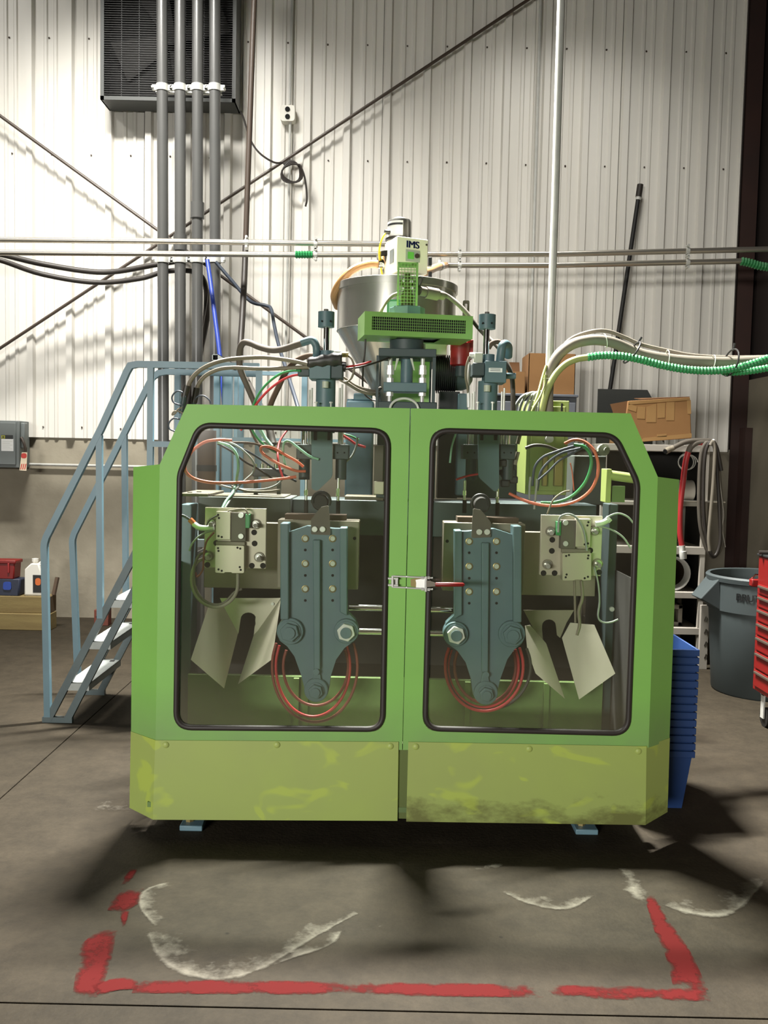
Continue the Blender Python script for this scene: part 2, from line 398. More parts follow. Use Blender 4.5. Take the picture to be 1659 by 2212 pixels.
def text_mesh(txt, size, extrude=.0006):
    c = bpy.data.curves.new('lettering', 'FONT'); c.body = txt; c.size = size; c.extrude = extrude; c.align_x = 'CENTER'; c.align_y = 'CENTER'
    o = bpy.data.objects.new('lettering', c); me = o.to_mesh()
    vs = [V(v.co) for v in me.vertices]; fs = [tuple(p.vertices) for p in me.polygons]
    o.to_mesh_clear(); bpy.data.objects.remove(o); bpy.data.curves.remove(c); return vs, fs
def letters(mb, txt, size, pos, xdir=(1, 0, 0), zdir=(0, 0, 1), bold=0):
    vs, fs = text_mesh(txt, size); xd, zd = V(xdir).normalized(), V(zdir).normalized(); yd = xd.cross(zd)
    for dx in ((0,) if not bold else (-bold, 0, bold)):
        mb.add([V(pos)+xd*(v.x+dx)+zd*v.y+yd*v.z for v in vs], fs)
    return mb

# ================================================================ SETTING
YW = 7.9
pitch = 83.4*m_px(YW)
XR0 = at(58, 700, YW).x                             # left foot of the first rib
XE = at(1577, 900, YW).x                            # right end of the sheets
XSIDE = at(1617, 900, 7.85).x                       # right-hand wall
ZST = at(200, 947, YW).z                            # top of the concrete stem wall
JX = fl(140, 1600).x; JY = fl(829, 2183).y          # saw-cut joints of the floor
floor = build('floor', MB().bb(-7, XSIDE+.3, -9, YW+.3, -.2, -.012), 'hole', kind='structure', smooth=False)
g = .003
for x0, x1 in ((-7, JX-g), (JX+g, XSIDE+.3)):
    for y0, y1 in ((-9, JY-g), (JY+g, YW+.3)):
        build('slab', MB().bb(x0, x1, y0, y1, -.1, 0), 'floor_concrete', floor, bevel=.002, smooth=False)
def ribbon(name, pts, material, z, prof=(0, .3, .38, .3, 0), sub=6):
    p = [fl(q[0], q[1], z) for q in pts]; w = [q[2]*(p[i]-V((0, 0, H))).length/F for i, q in enumerate(pts)]
    c = curve(p, sub); N = len(c); mb = MB(); vs = []; at_ = []
    for i in range(N):
        t = i/(N-1)*(len(pts)-1); a = int(min(t, len(pts)-2)); ww = w[a]+(w[a+1]-w[a])*(t-a)
        d = c[min(i+1, N-1)]-c[max(i-1, 0)]; s = V((d.y, -d.x, 0)).normalized()
        end = min(1, i/2.5, (N-1-i)/2.5)
        for j, e in enumerate(prof):
            vs.append(c[i]+s*ww*(j/(len(prof)-1)-.5)); at_.append(e*end)
    m = len(prof)
    mb.add(vs, [(i*m+j, i*m+j+1, i*m+m+j+1, i*m+m+j) for i in range(N-1) for j in range(m-1)])
    it = iter(at_)
    return build(name, mb, material, floor, smooth=False, attrs={'edge': lambda v: next(it)})
ribbon('paint_mark', [(290, 2131, 40), (420, 2131, 46), (700, 2134, 44), (1000, 2138, 44), (1170, 2141, 40)], 'floor_paint', .0012)
ribbon('paint_mark', [(1185, 2140, 36), (1300, 2143, 44), (1420, 2146, 44), (1530, 2148, 40)], 'floor_paint', .0014)
ribbon('paint_mark', [(1402, 1930, 22), (1420, 1975, 30), (1440, 2015, 44), (1465, 2060, 50), (1492, 2135, 62)], 'floor_paint', .0016)
ribbon('paint_mark', [(236, 2008, 34), (212, 2040, 62), (205, 2075, 60), (196, 2110, 56), (184, 2155, 46)], 'floor_paint', .0018)
ribbon('paint_mark', [(205, 2140, 40), (250, 2126, 40), (300, 2124, 36)], 'floor_paint', .0020)
ribbon('paint_mark', [(292, 1918, 34), (272, 1945, 60), (250, 1968, 34)], 'floor_paint', .0022)
ribbon('paint_mark', [(288, 1878, 14), (280, 1890, 20), (268, 1912, 14)], 'floor_paint', .0024)
ribbon('paint_mark', [(270, 1968, 16), (268, 1984, 14), (267, 2002, 10)], 'floor_paint', .0026)
br = (0, .9, .62, .46, .34, .22, .1, 0)
ribbon('mineral_stain', [(342, 2000, 60), (378, 2050, 90), (430, 2082, 100), (495, 2090, 90), (560, 2072, 70), (620, 2040, 56), (688, 2003, 50), (765, 1968, 26)], 'mineral_bloom', .0030, br[::-1])
ribbon('mineral_stain', [(724, 2000, 44), (698, 2032, 52), (645, 2052, 44), (575, 2082, 30)], 'mineral_bloom', .0034, br)
ribbon('mineral_stain', [(378, 1908, 30), (330, 1926, 44), (326, 1958, 50), (356, 2000, 36)], 'mineral_bloom', .0036, br[::-1])
ribbon('mineral_stain', [(1090, 1918, 40), (1150, 1940, 60), (1215, 1950, 60), (1278, 1926, 26)], 'mineral_bloom', .0038, br[::-1])
ribbon('mineral_stain', [(1415, 1940, 40), (1480, 1955, 70), (1545, 1960, 74), (1595, 1930, 56), (1645, 1885, 34)], 'mineral_bloom', .0040, br[::-1])
ribbon('mineral_stain', [(1335, 1870, 30), (1362, 1900, 50), (1372, 1930, 56), (1395, 1955, 24)], 'mineral_bloom', .0042, (0, .4, .6, .75, .5, .3, 0))
ribbon('mineral_stain', [(740, 2005, 20), (800, 2010, 22), (870, 1985, 16)], 'mineral_bloom', .0044, (0, .5, .35, .2, .1, 0))
ribbon('mineral_stain', [(1010, 1880, 22), (1050, 1872, 26), (1095, 1865, 14)], 'mineral_bloom', .0046, (0, .3, .45, .3, 0))
ribbon('mineral_stain', [(150, 1752, 40), (225, 1740, 60), (300, 1752, 40)], 'mineral_bloom', .0048, (0, .25, .4, .3, 0))

wall = build('wall_back', MB().bb(-7, XSIDE+.3, YW+.012, YW+.25, 0, ZST+.02), 'concrete_wall', kind='structure', smooth=False)
def sheet(x0, x1, y, z0, z1, ribs):
    h, base, top = .040, .078, .050
    pr = [(x0, 0)]
    for r in ribs:
        for dx, dy in ((0, 0), ((base-top)/2, -h), ((base+top)/2, -h), (base, 0)):
            if x0 < r+dx < x1: pr.append((r+dx, dy))
        for f in (.36, .68):
            c = r+base+(pitch-base)*f
            for dx, dy in ((-.020, 0), (-.010, -.012), (.010, -.012), (.020, 0)):
                if x0 < c+dx < x1: pr.append((c+dx, dy))
    pr.append((x1, 0))
    vs = []; n = len(pr)
    for z in (z0, z1):
        vs += [V((x, y+d, z)) for x, d in pr]
    for z in (z0, z1): vs += [V((x, y+d+.0015, z)) for x, d in pr]
    mb = MB(); fs = []
    for i in range(n-1):
        fs.append((i, i+1, n+i+1, n+i)); fs.append((2*n+i, 3*n+i, 3*n+i+1, 2*n+i+1)); fs.append((i, 2*n+i, 2*n+i+1, i+1)); fs.append((n+i, n+i+1, 3*n+i+1, 3*n+i))
    fs += [(0, n, 3*n, 2*n), (n-1, 3*n-1+0, 4*n-1, 2*n-1)] if False else []
    return mb.add(vs, fs)
i0 = -9
while True:
    x0 = XR0+i0*pitch
    if x0 >= XE-.02: break
    x1 = min(x0+3*pitch+.012, XE)
    ribs = [x0+k*pitch for k in range(3)]
    yy = YW-(.003 if (i0//3) % 2 else 0)
    p = build('panel', sheet(x0, x1, yy, ZST, 9.2, [r for r in ribs if r < x1-.02]), 'wall_metal', wall, smooth=False)
    build('seam_strip', MB().bb(x0-.004, x0+.0005, yy-.001, yy+.002, ZST, 9.2), 'seam', wall, smooth=False)
    sc_ = MB()
    for zz, offs in ((at(300, 338, YW).z, (.22,)), (at(110, 923, YW).z, (.14, .26)), (at(500, 813, YW).z, (.06,)), (at(900, 100, YW).z, (.2,))):
        for r in ribs:
            for o_ in offs:
                if r+o_ < x1-.05: sc_.cyl((r+o_, yy-.008, zz+random.uniform(-.01, .01)), (r+o_, yy, zz), .0075, 6)
    if sc_.v: build('screws', sc_, 'purlin', wall, kind='stuff', smooth=False)
    i0 += 3

ws = build('wall_right', MB().bb(XSIDE, XSIDE+.25, -9, YW+.25, 0, at(1640, 815, 7.6).z), 'concrete_side', kind='structure', smooth=False)
build('siding', MB().bb(XSIDE+.04, XSIDE+.2, -9, YW+.25, at(1640, 815, 7.6).z, 9.2), 'dark_siding', ws, smooth=False)
xc0, xc1 = XE-.005, XSIDE-.004
col = MB(); col.bb(xc0+.01, xc1, YW-.03, YW-.012, 0, 9.2).bb((xc0+xc1)/2-.006, (xc0+xc1)/2+.006, YW-.012, YW+.3, 0, 9.2)
col.bb(xc0+.01, xc1, YW+.3, YW+.318, 0, 9.2)
build('trim_1', col, 'rust_column', kind='structure', smooth=False)
build('trim_2', MB().bb(XE-.03, XSIDE+.3, YW+.32, YW+.36, 0, 9.2), 'dark_siding', kind='structure', smooth=False)
build('trim_3', MB().bb(xc1-.06, xc1, YW-.16, YW-.03, 0, at(1613, 924, 7.75).z), 'rust_column', kind='structure', smooth=False)
build('wall_left', MB().bb(-7.2, -7, -9, YW+.3, 0, 9.2), 'wall_metal', kind='structure', smooth=False)
build('wall_front', MB().bb(-7, XSIDE+.3, -9.2, -9, 0, 9.2), 'concrete_side', kind='structure', smooth=False)
build('ceiling', MB().bb(-7, XSIDE+.3, -9, YW+.3, 9.2, 9.3), 'purlin', kind='structure', smooth=False)

# ================================================================ ON THE BACK WALL
# ---- louvred exhaust fan box
YL = 7.62
fl_, fr_ = at(217, 215, YL), at(509, 222, YL); x0, x1, z0 = fl_.x, fr_.x, (fl_.z+fr_.z)/2; z1 = 5.9
fan = thing('exhaust_fan', ((x0+x1)/2, YW, z0), 'black wire-guarded exhaust fan housing high on the ribbed metal wall', 'fan')
t = .012
hs = MB().bb(x0, x1, YL, YW-.04, z0, z0+t).bb(x0, x1, YL, YW-.04, z1-t, z1).bb(x0, x0+t, YL, YW-.04, z0, z1).bb(x1-t, x1, YL, YW-.04, z0, z1)
build('housing', hs, 'fan_grey', fan, smooth=False)
build('back_plate', MB().bb(x0+.01, x1-.01, YW-.07, YW-.05, z0+.01, z1-.01), 'hole', fan, smooth=False)
fr = MB()
for a in ((x0, x1, z0, z0+.03), (x0, x1, z1-.03, z1), (x0, x0+.03, z0, z1), (x1-.03, x1, z0, z1)): fr.bb(a[0], a[1], YL-.006, YL+.004, a[2], a[3])
build('guard_frame', fr, 'fan_grey', fan, smooth=False)
sl = MB(); k = 0
z = z0+.045
while z < z1-.03:
    sl.bb(x0+.02, x1-.02, YL+.004, YL+.008, z, z+.0045); z += .0185
build('guard_wires', sl, 'black', fan, kind='stuff', smooth=False)
for px in (262, 300, 400, 440):
    xx = at(px, 100, YL).x
    build('guard_rod', MB().bb(xx-.003, xx+.003, YL+.008, YL+.013, z0+.02, z1-.02), 'black', fan, smooth=False)
cx, cz = (x0+x1)/2, at(370, 70, YL).z
for q in range(4):
    a = q*math.pi/2+.4; mb = MB(); d = V((math.cos(a), 0, math.sin(a))); e = V((-math.sin(a), 0, math.cos(a)))
    c = V((cx, YL+.14, cz))
    mb.quad(c+d*.06-e*.05+V((0, -.02, 0)), c+d*.48-e*.15+V((0, -.05, 0)), c+d*.48+e*.15+V((0, .05, 0)), c+d*.06+e*.05+V((0, .02, 0)), .004)
    build('fan_blade', mb, 'fan_dark', fan, smooth=False)
build('fan_hub', MB().cyl((cx, YL+.07, cz), (cx, YL+.2, cz), .07, 20), 'fan_dark', fan)

# ---- four grey plastic pipes with strut clamps
YP = 7.38
clamp_rows = [190, 561]
def pipe_v(px_top, px_bot, couplings, label):
    a = at(px_top, 0, YP); b = at(px_bot, 860, YP); xx = (a.x+b.x)/2
    rt = thing('plastic_pipe', (xx, YP, 0), label, 'pipe', 'grey plastic pipes rising beside the stair')
    bd = (b-a)/(b.z-a.z); top = V((b.x, YP, 0))+V((bd.x, 0, 0))*(9.1-b.z); bot = V((b.x, YP, 0))+V((bd.x, 0, 0))*(0-b.z)
    top.z, bot.z = 9.1, 0.0
    top.y = bot.y = YP
    r = 11.6*m_px(YP)
    build('pipe_run', MB().tube([bot, top], r, 20), 'pvc', rt)
    for y0, y1 in couplings:
        q0, q1 = at(px_bot, y0, YP), at(px_bot, y1, YP); f = lambda z: V((b.x+bd.x*(z-b.z), YP, z))
        build('coupling', MB().cyl(f(q1.z), f(q0.z), r*1.24, 20), 'pvc', rt)
    for cy in clamp_rows:
        zc = at(px_bot, cy, YP).z; c = V((b.x+bd.x*(zc-b.z), YP, zc)); w = .026
        mb = MB().cyl(c-V((0, 0, w)), c+V((0, 0, w)), r+.006, 20)
        mb.bb(c.x-r-.035, c.x-r+.004, YP-.012, YP+.012, zc-w*.8, zc+w*.8).bb(c.x+r-.004, c.x+r+.035, YP-.012, YP+.012, zc-w*.8, zc+w*.8)
        mb.cyl((c.x-r-.03, YP-.03, zc), (c.x-r-.03, YP+.03, zc), .009, 8).cyl((c.x+r+.03, YP-.03, zc), (c.x+r+.03, YP+.03, zc), .009, 8)
        build('clamp', mb, 'galv', rt)
pipe_v(350, 353, [], 'leftmost of the four tall grey plastic pipes before the fan box')
pipe_v(389, 389.5, [(508, 542)], 'second of the four tall grey plastic pipes, coupling just above the steel rails')
pipe_v(427, 426, [(438, 472)], 'third of the four tall grey plastic pipes, wide coupling well above the rails')
pipe_v(464, 465, [], 'rightmost of the four tall grey plastic pipes, behind the blue hose')
for cy, nm in ((197, 'short steel strut holding the pipe clamps in front of the fan box'), (556, 'short steel strut holding the pipe clamps behind the steel rails')):
    a, b = at(338, cy, YP+.09), at(480, cy+2, YP+.09)
    st = MB().bb(a.x, b.x, YP+.062, YP+.066, a.z-.02, a.z+.02).bb(a.x, b.x, YP+.062, YP+.1, a.z+.017, a.z+.02).bb(a.x, b.x, YP+.062, YP+.1, a.z-.02, a.z-.017)
    build('strut_channel', st, 'galv', label=nm, cat='bracket', smooth=False)

# ---- brace rods
YB = 7.76
def rod(name, a, b, r, material, label, cat='rod', n=8): return build(name, MB().tube([a, b], r, n), material, label=label, cat=cat)
rod('brace_rod', at(-600, -185, YB), at(800, 830, YB), .0135, 'purlin', 'dark brace rod sloping down from the left edge to the steel hopper')
rod('brace_rod', at(1260, -79, YB+.05), at(-330, 970, YB+.05), .0135, 'purlin', 'dark brace rod sloping up from the left towards the top centre')
# ---- conveying rails
YR = 6.9
def rail(pts, r, label): return build('conveying_tube', MB().tube([at(x, y, Y) for x, y, Y in pts], r, 12), 'tube_steel', label=label, cat='pipe')
rail([(-800, 509, YR), (-100, 517, YR), (300, 520.5, YR), (880, 528, YR)], .021, 'upper polished steel tube running from the left edge to the loader')
rail([(-800, 537, YR), (-100, 545, YR), (640, 550, YR)], .021, 'lower polished steel tube from the left edge to the green coupling')
rail([(672, 550, YR), (940, 549.5, YR), (1200, 549, YR), (1720, 537, YR)], .021, 'upper steel tube passing behind the loader to the right edge')
rail([(958, 573, YR), (1200, 573, YR), (1604, 564, YR)], .021, 'lower steel tube right of the loader below its twin')
hose('hose_coupling', [(638, 550, YR), (650, 550, YR), (664, 550, YR), (677, 550, YR)], .03, 'hose_green', 'short green ribbed coupling on the lower left steel tube', 'coupling', ridge=.02)
hose('hose_coupling', [(1600, 564, YR), (1620, 568, YR), (1645, 575, YR), (1690, 580, YR)], .034, 'cable_green', 'dark green ribbed coupling at the right end of the lower steel tube', 'coupling', ridge=.022)
def hanger(px, y0, y1, label, ys=()):
    a, b = at(px, y0, YR+.03), at(px, y1, YR+.03); mb = MB().bb(a.x-.012, a.x+.012, YR+.026, YR+.032, b.z, a.z)
    for y in ys:
        c = at(px, y, YR); mb.cyl((c.x-.014, YR, c.z), (c.x+.014, YR, c.z), .026, 12)
        mb.cyl((c.x, YR-.03, c.z+.036), (c.x, YR+.026, c.z+.036), .01, 8).cyl((c.x, YR-.03, c.z-.036), (c.x, YR+.026, c.z-.036), .01, 8)
    return build('tube_hanger', mb, 'galv', label=label, cat='bracket')
hanger(682, 513, 562, 'small zinc hanger on the twin tubes beside the green coupling', (527, 550))
hanger(993, 540, 585, 'small zinc hanger on the twin tubes just right of the loader', (549, 573))
hanger(1485, 530, 577, 'small zinc hanger on the twin tubes near the brown column', (542, 567))
hanger(533, 512, 540, 'small zinc hanger where the black pipe crosses the upper tube', (523,))

# ---- black pipe and hoses by the pipes
hose('feed_pipe', [(551, -40, 7.2), (547, 60, 7.2), (541, 230, 7.2), (535, 400, 7.2), (531, 520, 7.2)], .022, 'purlin', 'slim brown steel pipe leaning down past the fan box', 'pipe')
hose('feed_hose', [(531, 518, 7.2), (528, 600, 7.1), (524, 680, 7.0), (519, 770, 6.8), (526, 806, 6.4), (546, 850, 6.0), (575, 905, 5.6), (590, 960, 5.5)], .024, 'hose_black', 'black hose continuing the slim brown pipe down behind the left door', 'hose')
hose('sagging_hose', [(-700, 535, 7.2), (-300, 528, 7.2), (-60, 540, 7.25), (0, 549, 7.3), (100, 572, 7.45), (225, 588, 7.55), (340, 571, 7.55), (400, 562, 7.55), (440, 566, 7.5), (458, 590, 7.5), (452, 660, 7.55), (437, 740, 7.6), (420, 800, 7.65), (400, 900, 7.7)], .023, 'hose_black', 'upper thick black hose sagging from the left edge behind the pipes')
hose('sagging_hose', [(-700, 552, 7.15), (-300, 540, 7.15), (-60, 552, 7.2), (0, 562, 7.25), (90, 592, 7.4), (205, 610, 7.5), (300, 602, 7.5), (350, 588, 7.5), (395, 584, 7.5), (430, 592, 7.55), (444, 620, 7.6), (444, 680, 7.62), (434, 760, 7.65), (415, 880, 7.7)], .021, 'hose_black', 'lower thick black hose sagging from the left edge behind the pipes')
hose('blue_hose', [(448, 562, 7.22), (455, 610, 7.15), (464, 680, 7.05), (473, 750, 6.95), (481, 830, 6.85), (488, 920, 6.8)], .018, 'cable_blue', 'bright blue hose dropping in front of the rightmost grey pipe')
hose('power_cable', [(466, 566, 7.3), (500, 605, 7.3), (540, 650, 7.3), (575, 660, 7.3), (586, 668, 7.25), (592, 700, 7.1), (602, 745, 6.9), (622, 810, 6.6), (645, 885, 6.3), (660, 950, 6.2)], .014, 'cable_navy', 'dark cable bending over the brace rod and down beside the left cylinder', 'cable')
p = line([(520, 240, 7.75), (527, 258, 7.74), (540, 300, 7.72), (560, 330, 7.72), (590, 350, 7.74), (612, 352, 7.76)], 6)
cc = at(630, 373, 7.74); k = m_px(7.74)
for j in range(64):
    a = math.pi*.75-j*2*math.pi/20; r = (23-(j/64)*5+2*math.sin(j*.9))*k; p.append(cc+V((math.cos(a)*r, .004*math.sin(j*.31), math.sin(a)*r*(1.02))))
p += line([(648, 356, 7.72), (656, 375, 7.72), (661, 400, 7.72), (663, 430, 7.72), (660, 446, 7.72)], 5)
build('coiled_cable', MB().tube(p, .008, 6), 'rubber', label='thin black cable hung in a coil below the outlet box', cat='cable')
# ---- outlet box and conduits
YE = YW-.06
a, b = at(632, -60, YE), at(627, 228, YE)
rod('conduit', at(633, -60, YE), at(626, 226, YE), .0115, 'galv', 'thin metal conduit above the outlet box on the wall', 'conduit')
rod('conduit', at(627, 260, YE), at(615, 900, YE), .0115, 'galv', 'thin metal conduit running down the wall below the outlet box', 'conduit')
ob = thing('outlet_box', at(621, 262, YE), 'small grey outlet box with two black sockets on the wall', 'outlet')
pl = rpoly(P2([(605, 226), (637, 226), (637, 261), (605, 261)], YE-.04), .03, 3)
build('box_body', MB().plate(pl, YE-.035, YW-.005), 'white', ob, bevel=.003)
for y in (235.5, 251.5):
    c = at(621, y, YE-.04); build('socket', MB().cyl((c.x, YE-.041, c.z), (c.x, YE-.03, c.z), .021, 16), 'hole', ob)
rod('conduit', at(1169, -40, YE), at(1146, 760, YE), .014, 'galv', 'bright metal conduit on the wall just left of the tall steel pipe', 'conduit')
rod('conduit', at(64, 1003, YW-.02), at(345, 1009, YW-.02), .0125, 'galv', 'metal conduit along the concrete below the disconnect switch', 'conduit')
# ---- tall galvanised pipe, leaning pole
pts = [at(1214, -60, 4.9), at(1199, 440, 4.85), at(1184, 862, 4.8)]
build('conduit_pipe', MB().tube(pts, .0205, 18), 'galv', label='tall bright galvanised pipe rising from the lime junction cabinet', cat='pipe')
pl_ = thing('leaning_pole', fl(1240, 1368), 'long black pole leaning against the ribbed wall at right', 'pole')
top = at(1383, 400, 7.80); bot = fl(1240, 1368); ROOT[pl_.name] = bot; pl_.location = bot
d = (top-bot).normalized()
build('shaft', MB().tube([bot, top], .0185, 12), 'black', pl_)
build('end_cap', MB().cyl(top-d*.10, top+d*.005, .026, 14), 'rubber', pl_)
build('collar', MB().cyl(top-d*.125, top-d*.10, .0225, 14), 'galv', pl_)

# ---- disconnect switch with lockout tag
YD = 7.66
ds = thing('disconnect_switch', at(15, 1010, 7.8), 'grey safety disconnect switch on the wall at the left edge', 'switch')
a, b = at(-48, 1009, YD), at(42, 909, YD)
build('enclosure', MB().bb(a.x, b.x, YD, YW-.02, a.z, b.z), 'box_grey', ds, bevel=.006)
a2, b2 = at(-42, 1003, YD), at(35, 913, YD)
build('cover', MB().bb(a2.x, b2.x, YD-.012, YD+.002, a2.z, b2.z), 'box_grey', ds, bevel=.006)
a3, b3 = at(38, 968, YD), at(50, 913, YD)
build('handle_housing', MB().bb(a3.x, b3.x, YD+.03, YD+.10, a3.z, b3.z), 'box_grey', ds, bevel=.008)
build('handle', MB().tube(line([(46, 945, YD+.02), (52, 958, YD), (55, 972, YD), (52, 982, YD)], 4), .012, 8), 'purlin', ds)
c0, c1 = at(3, 974, YD-.012), at(29, 948, YD-.012)
build('rating_label', MB().bb(c0.x, c1.x, YD-.0135, YD-.012, c0.z, c1.z), 'label_white', ds, smooth=False)
c0, c1 = at(3, 948, YD-.012), at(28, 940, YD-.012)
build('name_band', MB().bb(c0.x, c1.x, YD-.0136, YD-.012, c0.z, c1.z), 'motor_black', ds, smooth=False)
c0, c1 = at(3.3, 947.4, YD-.012), at(11, 940.6, YD-.012); lg = MB().bb(c0.x, c1.x, YD-.0146, YD-.0136, c0.z, c1.z)
build('square_emblem', lg, 'logo_yellow', ds, smooth=False)
cx_, cz_ = (c0.x+c1.x)/2, (c0.z+c1.z)/2; w = .0085
fr = MB()
for a in ((-w, w, w-.003, w), (-w, w, -w, -w+.003), (-w, -w+.003, -w, w), (w-.003, w, -w, w), (-.004, .004, -.004, .004)): fr.bb(cx_+a[0], cx_+a[1], YD-.0152, YD-.0146, cz_+a[2], cz_+a[3])
build('emblem_lines', fr, 'motor_black', ds, smooth=False)
ln = MB()
for q in range(5):
    c0, c1 = at(5, 953+q*4, YD-.012), at(27-(q % 2)*5, 954+q*4, YD-.012); ln.bb(c0.x, c1.x, YD-.0142, YD-.0135, c1.z, c0.z)
build('printed_lines', ln, 'panel_grey', ds, smooth=False)
YT = YD-.03
tg = thing('lockout_tag', at(51, 1017, YT), 'red and cream striped danger tag hanging from the disconnect switch', 'tag')
build('tag_card', MB().plate(P2([(47, 977), (59, 977), (57, 1017), (42, 1016)], YT), YT, YT+.002), 'tag_cream', tg, smooth=False)
build('tag_oval', MB().plate(rpoly(P2([(46, 979), (58, 979), (57.5, 990), (45.5, 990)], YT), .02, 4), YT-.0015, YT), 'tag_red', tg, smooth=False)
for q in range(3):
    x = 44+q*4.3
    build('tag_stripe', MB().plate(P2([(x+2.5, 1002), (x+4.6, 1002), (x+1.6, 1014), (x-.4, 1014)], YT), YT-.0015, YT), 'tag_red', tg, smooth=False)

# ================================================================ LEFT BACK FLOOR: timbers, bins, jug, brick
def obox(name, px0, px1, yb, yt, Y, depth, material, label, cat, group=None, parent=None, bevel=.004):
    a, b = at(px0, (yb+yt)/2, Y), at(px1, (yb+yt)/2, Y); z0, z1 = at((px0+px1)/2, yb, Y).z, at((px0+px1)/2, yt, Y).z
    return build(name, MB().bb(a.x, b.x, Y, Y+depth, z0, z1), material, parent, bevel=bevel, label=label, cat=cat, group=group)
YTM = fl(60, 1362).y
zt = .0; hh = 37*m_px(YTM)
xa, xb = at(-220, 1345, YTM).x, at(107, 1345, YTM).x
lo = thing('timber', ((xa+xb)/2, YTM+.1, 0), 'lower yellowish timber lying on the floor at the left wall', 'timber', None)
build('beam_body', MB().bb(xa, xb-.012, YTM, YTM+.16, .0, hh), 'timber', lo, bevel=.006)
build('end_grain', MB().bb(xb-.012, xb, YTM+.001, YTM+.159, .001, hh-.001), 'timber', lo, bevel=.004)
up = thing('timber', ((xa+xb)/2, YTM+.1, hh), 'upper stained timber under the red bin and the white jug', 'timber', None)
xb2 = at(104, 1305, YTM).x
build('beam_body', MB().bb(xa, xb2-.012, YTM+.02, YTM+.18, hh, 2*hh), 'timber', up, bevel=.006)
build('end_grain', MB().bb(xb2-.012, xb2+.002, YTM+.021, YTM+.179, hh+.001, 2*hh-.001), 'timber_end', up, bevel=.004)
zt = 2*hh
c = at(5, 1288, YTM+.1)
nb = thing('storage_bin', (c.x-.05, YTM+.1, zt), 'dark navy bin with a blue patch under the red bin', 'bin')
x1 = at(44, 1270, YTM+.03).x
build('bin_body', MB().plate([(x1-.4, zt), (x1-.01, zt), (x1, zt+.14), (x1-.4, zt+.14)], YTM+.03, YTM+.17), 'bin_navy', nb, bevel=.012)
c = at(16, 1266, YTM+.03)
build('bin_patch', MB().plate(rpoly([(c.x-.035, c.z-.03), (c.x+.035, c.z-.03), (c.x+.03, c.z+.035), (c.x-.03, c.z+.035)], .02), YTM+.022, YTM+.031), 'bin_blue', nb)
rb = thing('storage_bin', (c.x-.05, YTM+.1, zt+.14), 'bright red plastic bin on top of the navy bin', 'bin')
x1 = at(33, 1225, YTM+.03).x; zb = zt+.14
build('bin_body', MB().plate([(x1-.36, zb), (x1-.012, zb), (x1-.004, zb+.13), (x1-.36, zb+.13)], YTM+.03, YTM+.165), 'red', rb, bevel=.008)
build('bin_rim', MB().bb(x1-.37, x1+.006, YTM+.022, YTM+.173, zb+.125, zb+.152), 'red', rb, bevel=.006)
build('bin_latch', MB().bb(x1-.06, x1-.045, YTM+.018, YTM+.03, zb+.05, zb+.13), 'red_dull', rb, bevel=.003)
j0, j1 = at(53, 1250, YTM+.06).x, at(93, 1250, YTM+.06).x; zj = at(70, 1208, YTM+.06).z
jg = thing('plastic_jug', ((j0+j1)/2, YTM+.1, zt), 'white plastic jug with a dark label on the timbers', 'jug')
sh = MB().plate([(j0, zt), (j1, zt), (j1-.003, zt+.19), (j1-.03, zj-.035), (j0+.055, zj-.035), (j0+.005, zt+.22)], YTM+.045, YTM+.145)
build('jug_body', sh, 'white', jg, bevel=.012)
build('jug_neck', MB().cyl((j0+.075, YTM+.095, zj-.05), (j0+.075, YTM+.095, zj-.02), .022, 14), 'white', jg)
build('jug_cap', MB().cyl((j0+.075, YTM+.095, zj-.022), (j0+.075, YTM+.095, zj+.002), .027, 14), 'white', jg)
build('jug_handle', MB().tube(curve([(j0+.1, YTM+.095, zj-.045), (j0+.125, YTM+.095, zj-.028), (j1-.01, YTM+.095, zj-.05), (j1-.008, YTM+.095, zj-.1)], 5), .009, 8), 'white', jg)
build('jug_label', MB().bb(j0+.075, j1-.004, YTM+.042, YTM+.045, zt+.03, zt+.175), 'black', jg, smooth=False)
build('label_patch', MB().plate(rpoly([(j0+.095, zt+.09), (j1-.012, zt+.09), (j1-.012, zt+.15), (j0+.095, zt+.15)], .03), YTM+.0405, YTM+.042), 'orange_fit', jg, smooth=False)
a, b = at(116, 1290, YTM+.10), at(124, 1247, YTM+.14); a.z = 2*hh+.004
build('wood_stick', MB().bar(a, b, .03, .02), 'wood_dark', label='short dark wooden stick standing behind the timbers', cat='stick')
yb_ = fl(230, 1352).y
br_ = thing('brick', fl(225, 1352)+V((0, .05, 0)), 'reddish brick standing on the floor behind the blue stair', 'brick')
a, b = at(203, 1350, yb_), at(234, 1318, yb_)
build('brick_body', MB().bb(a.x, b.x, yb_, yb_+.09, 0, b.z), 'brick', br_, bevel=.004)
build('brick_core', MB().cyl((a.x+.03, yb_-.001, b.z*.55), (a.x+.03, yb_+.01, b.z*.55), .014, 10), 'hole', br_)

# ================================================================ BLUE ACCESS STAIR
YN, YF = 4.85, 5.42
dY = YF-YN
st = thing('access_stair', fl(140, 1575)+V((.6, .3, 0)), 'blue steel access stair with square-tube handrails left of the machine', 'stair')
ROOT[st.name] = V((ROOT[st.name].x, ROOT[st.name].y, 0)); st.location = ROOT[st.name]
def pl3(pts, Y): return [at(x, y, Y) for x, y in pts]
w = .034
foot = at(104, 1553, YN); foot.z = .03
near = [foot]+pl3([(96.5, 1182), (97.5, 1172), (101, 1160), (219, 926), (268, 818), (274, 804), (282, 790), (298, 787), (470, 790), (560, 792)], YN)
build('handrail', MB().sqtube(near, w), 'stair_blue', st, smooth=False)
ff = at(168, 1455, YF)
far = [ff]+pl3([(157, 1172), (157.5, 1164), (161, 1152), (274, 926), (322, 830), (329, 816), (343, 806), (360, 803), (470, 806), (560, 808)], YF)
build('handrail', MB().sqtube(far, w), 'stair_blue', st, smooth=False)
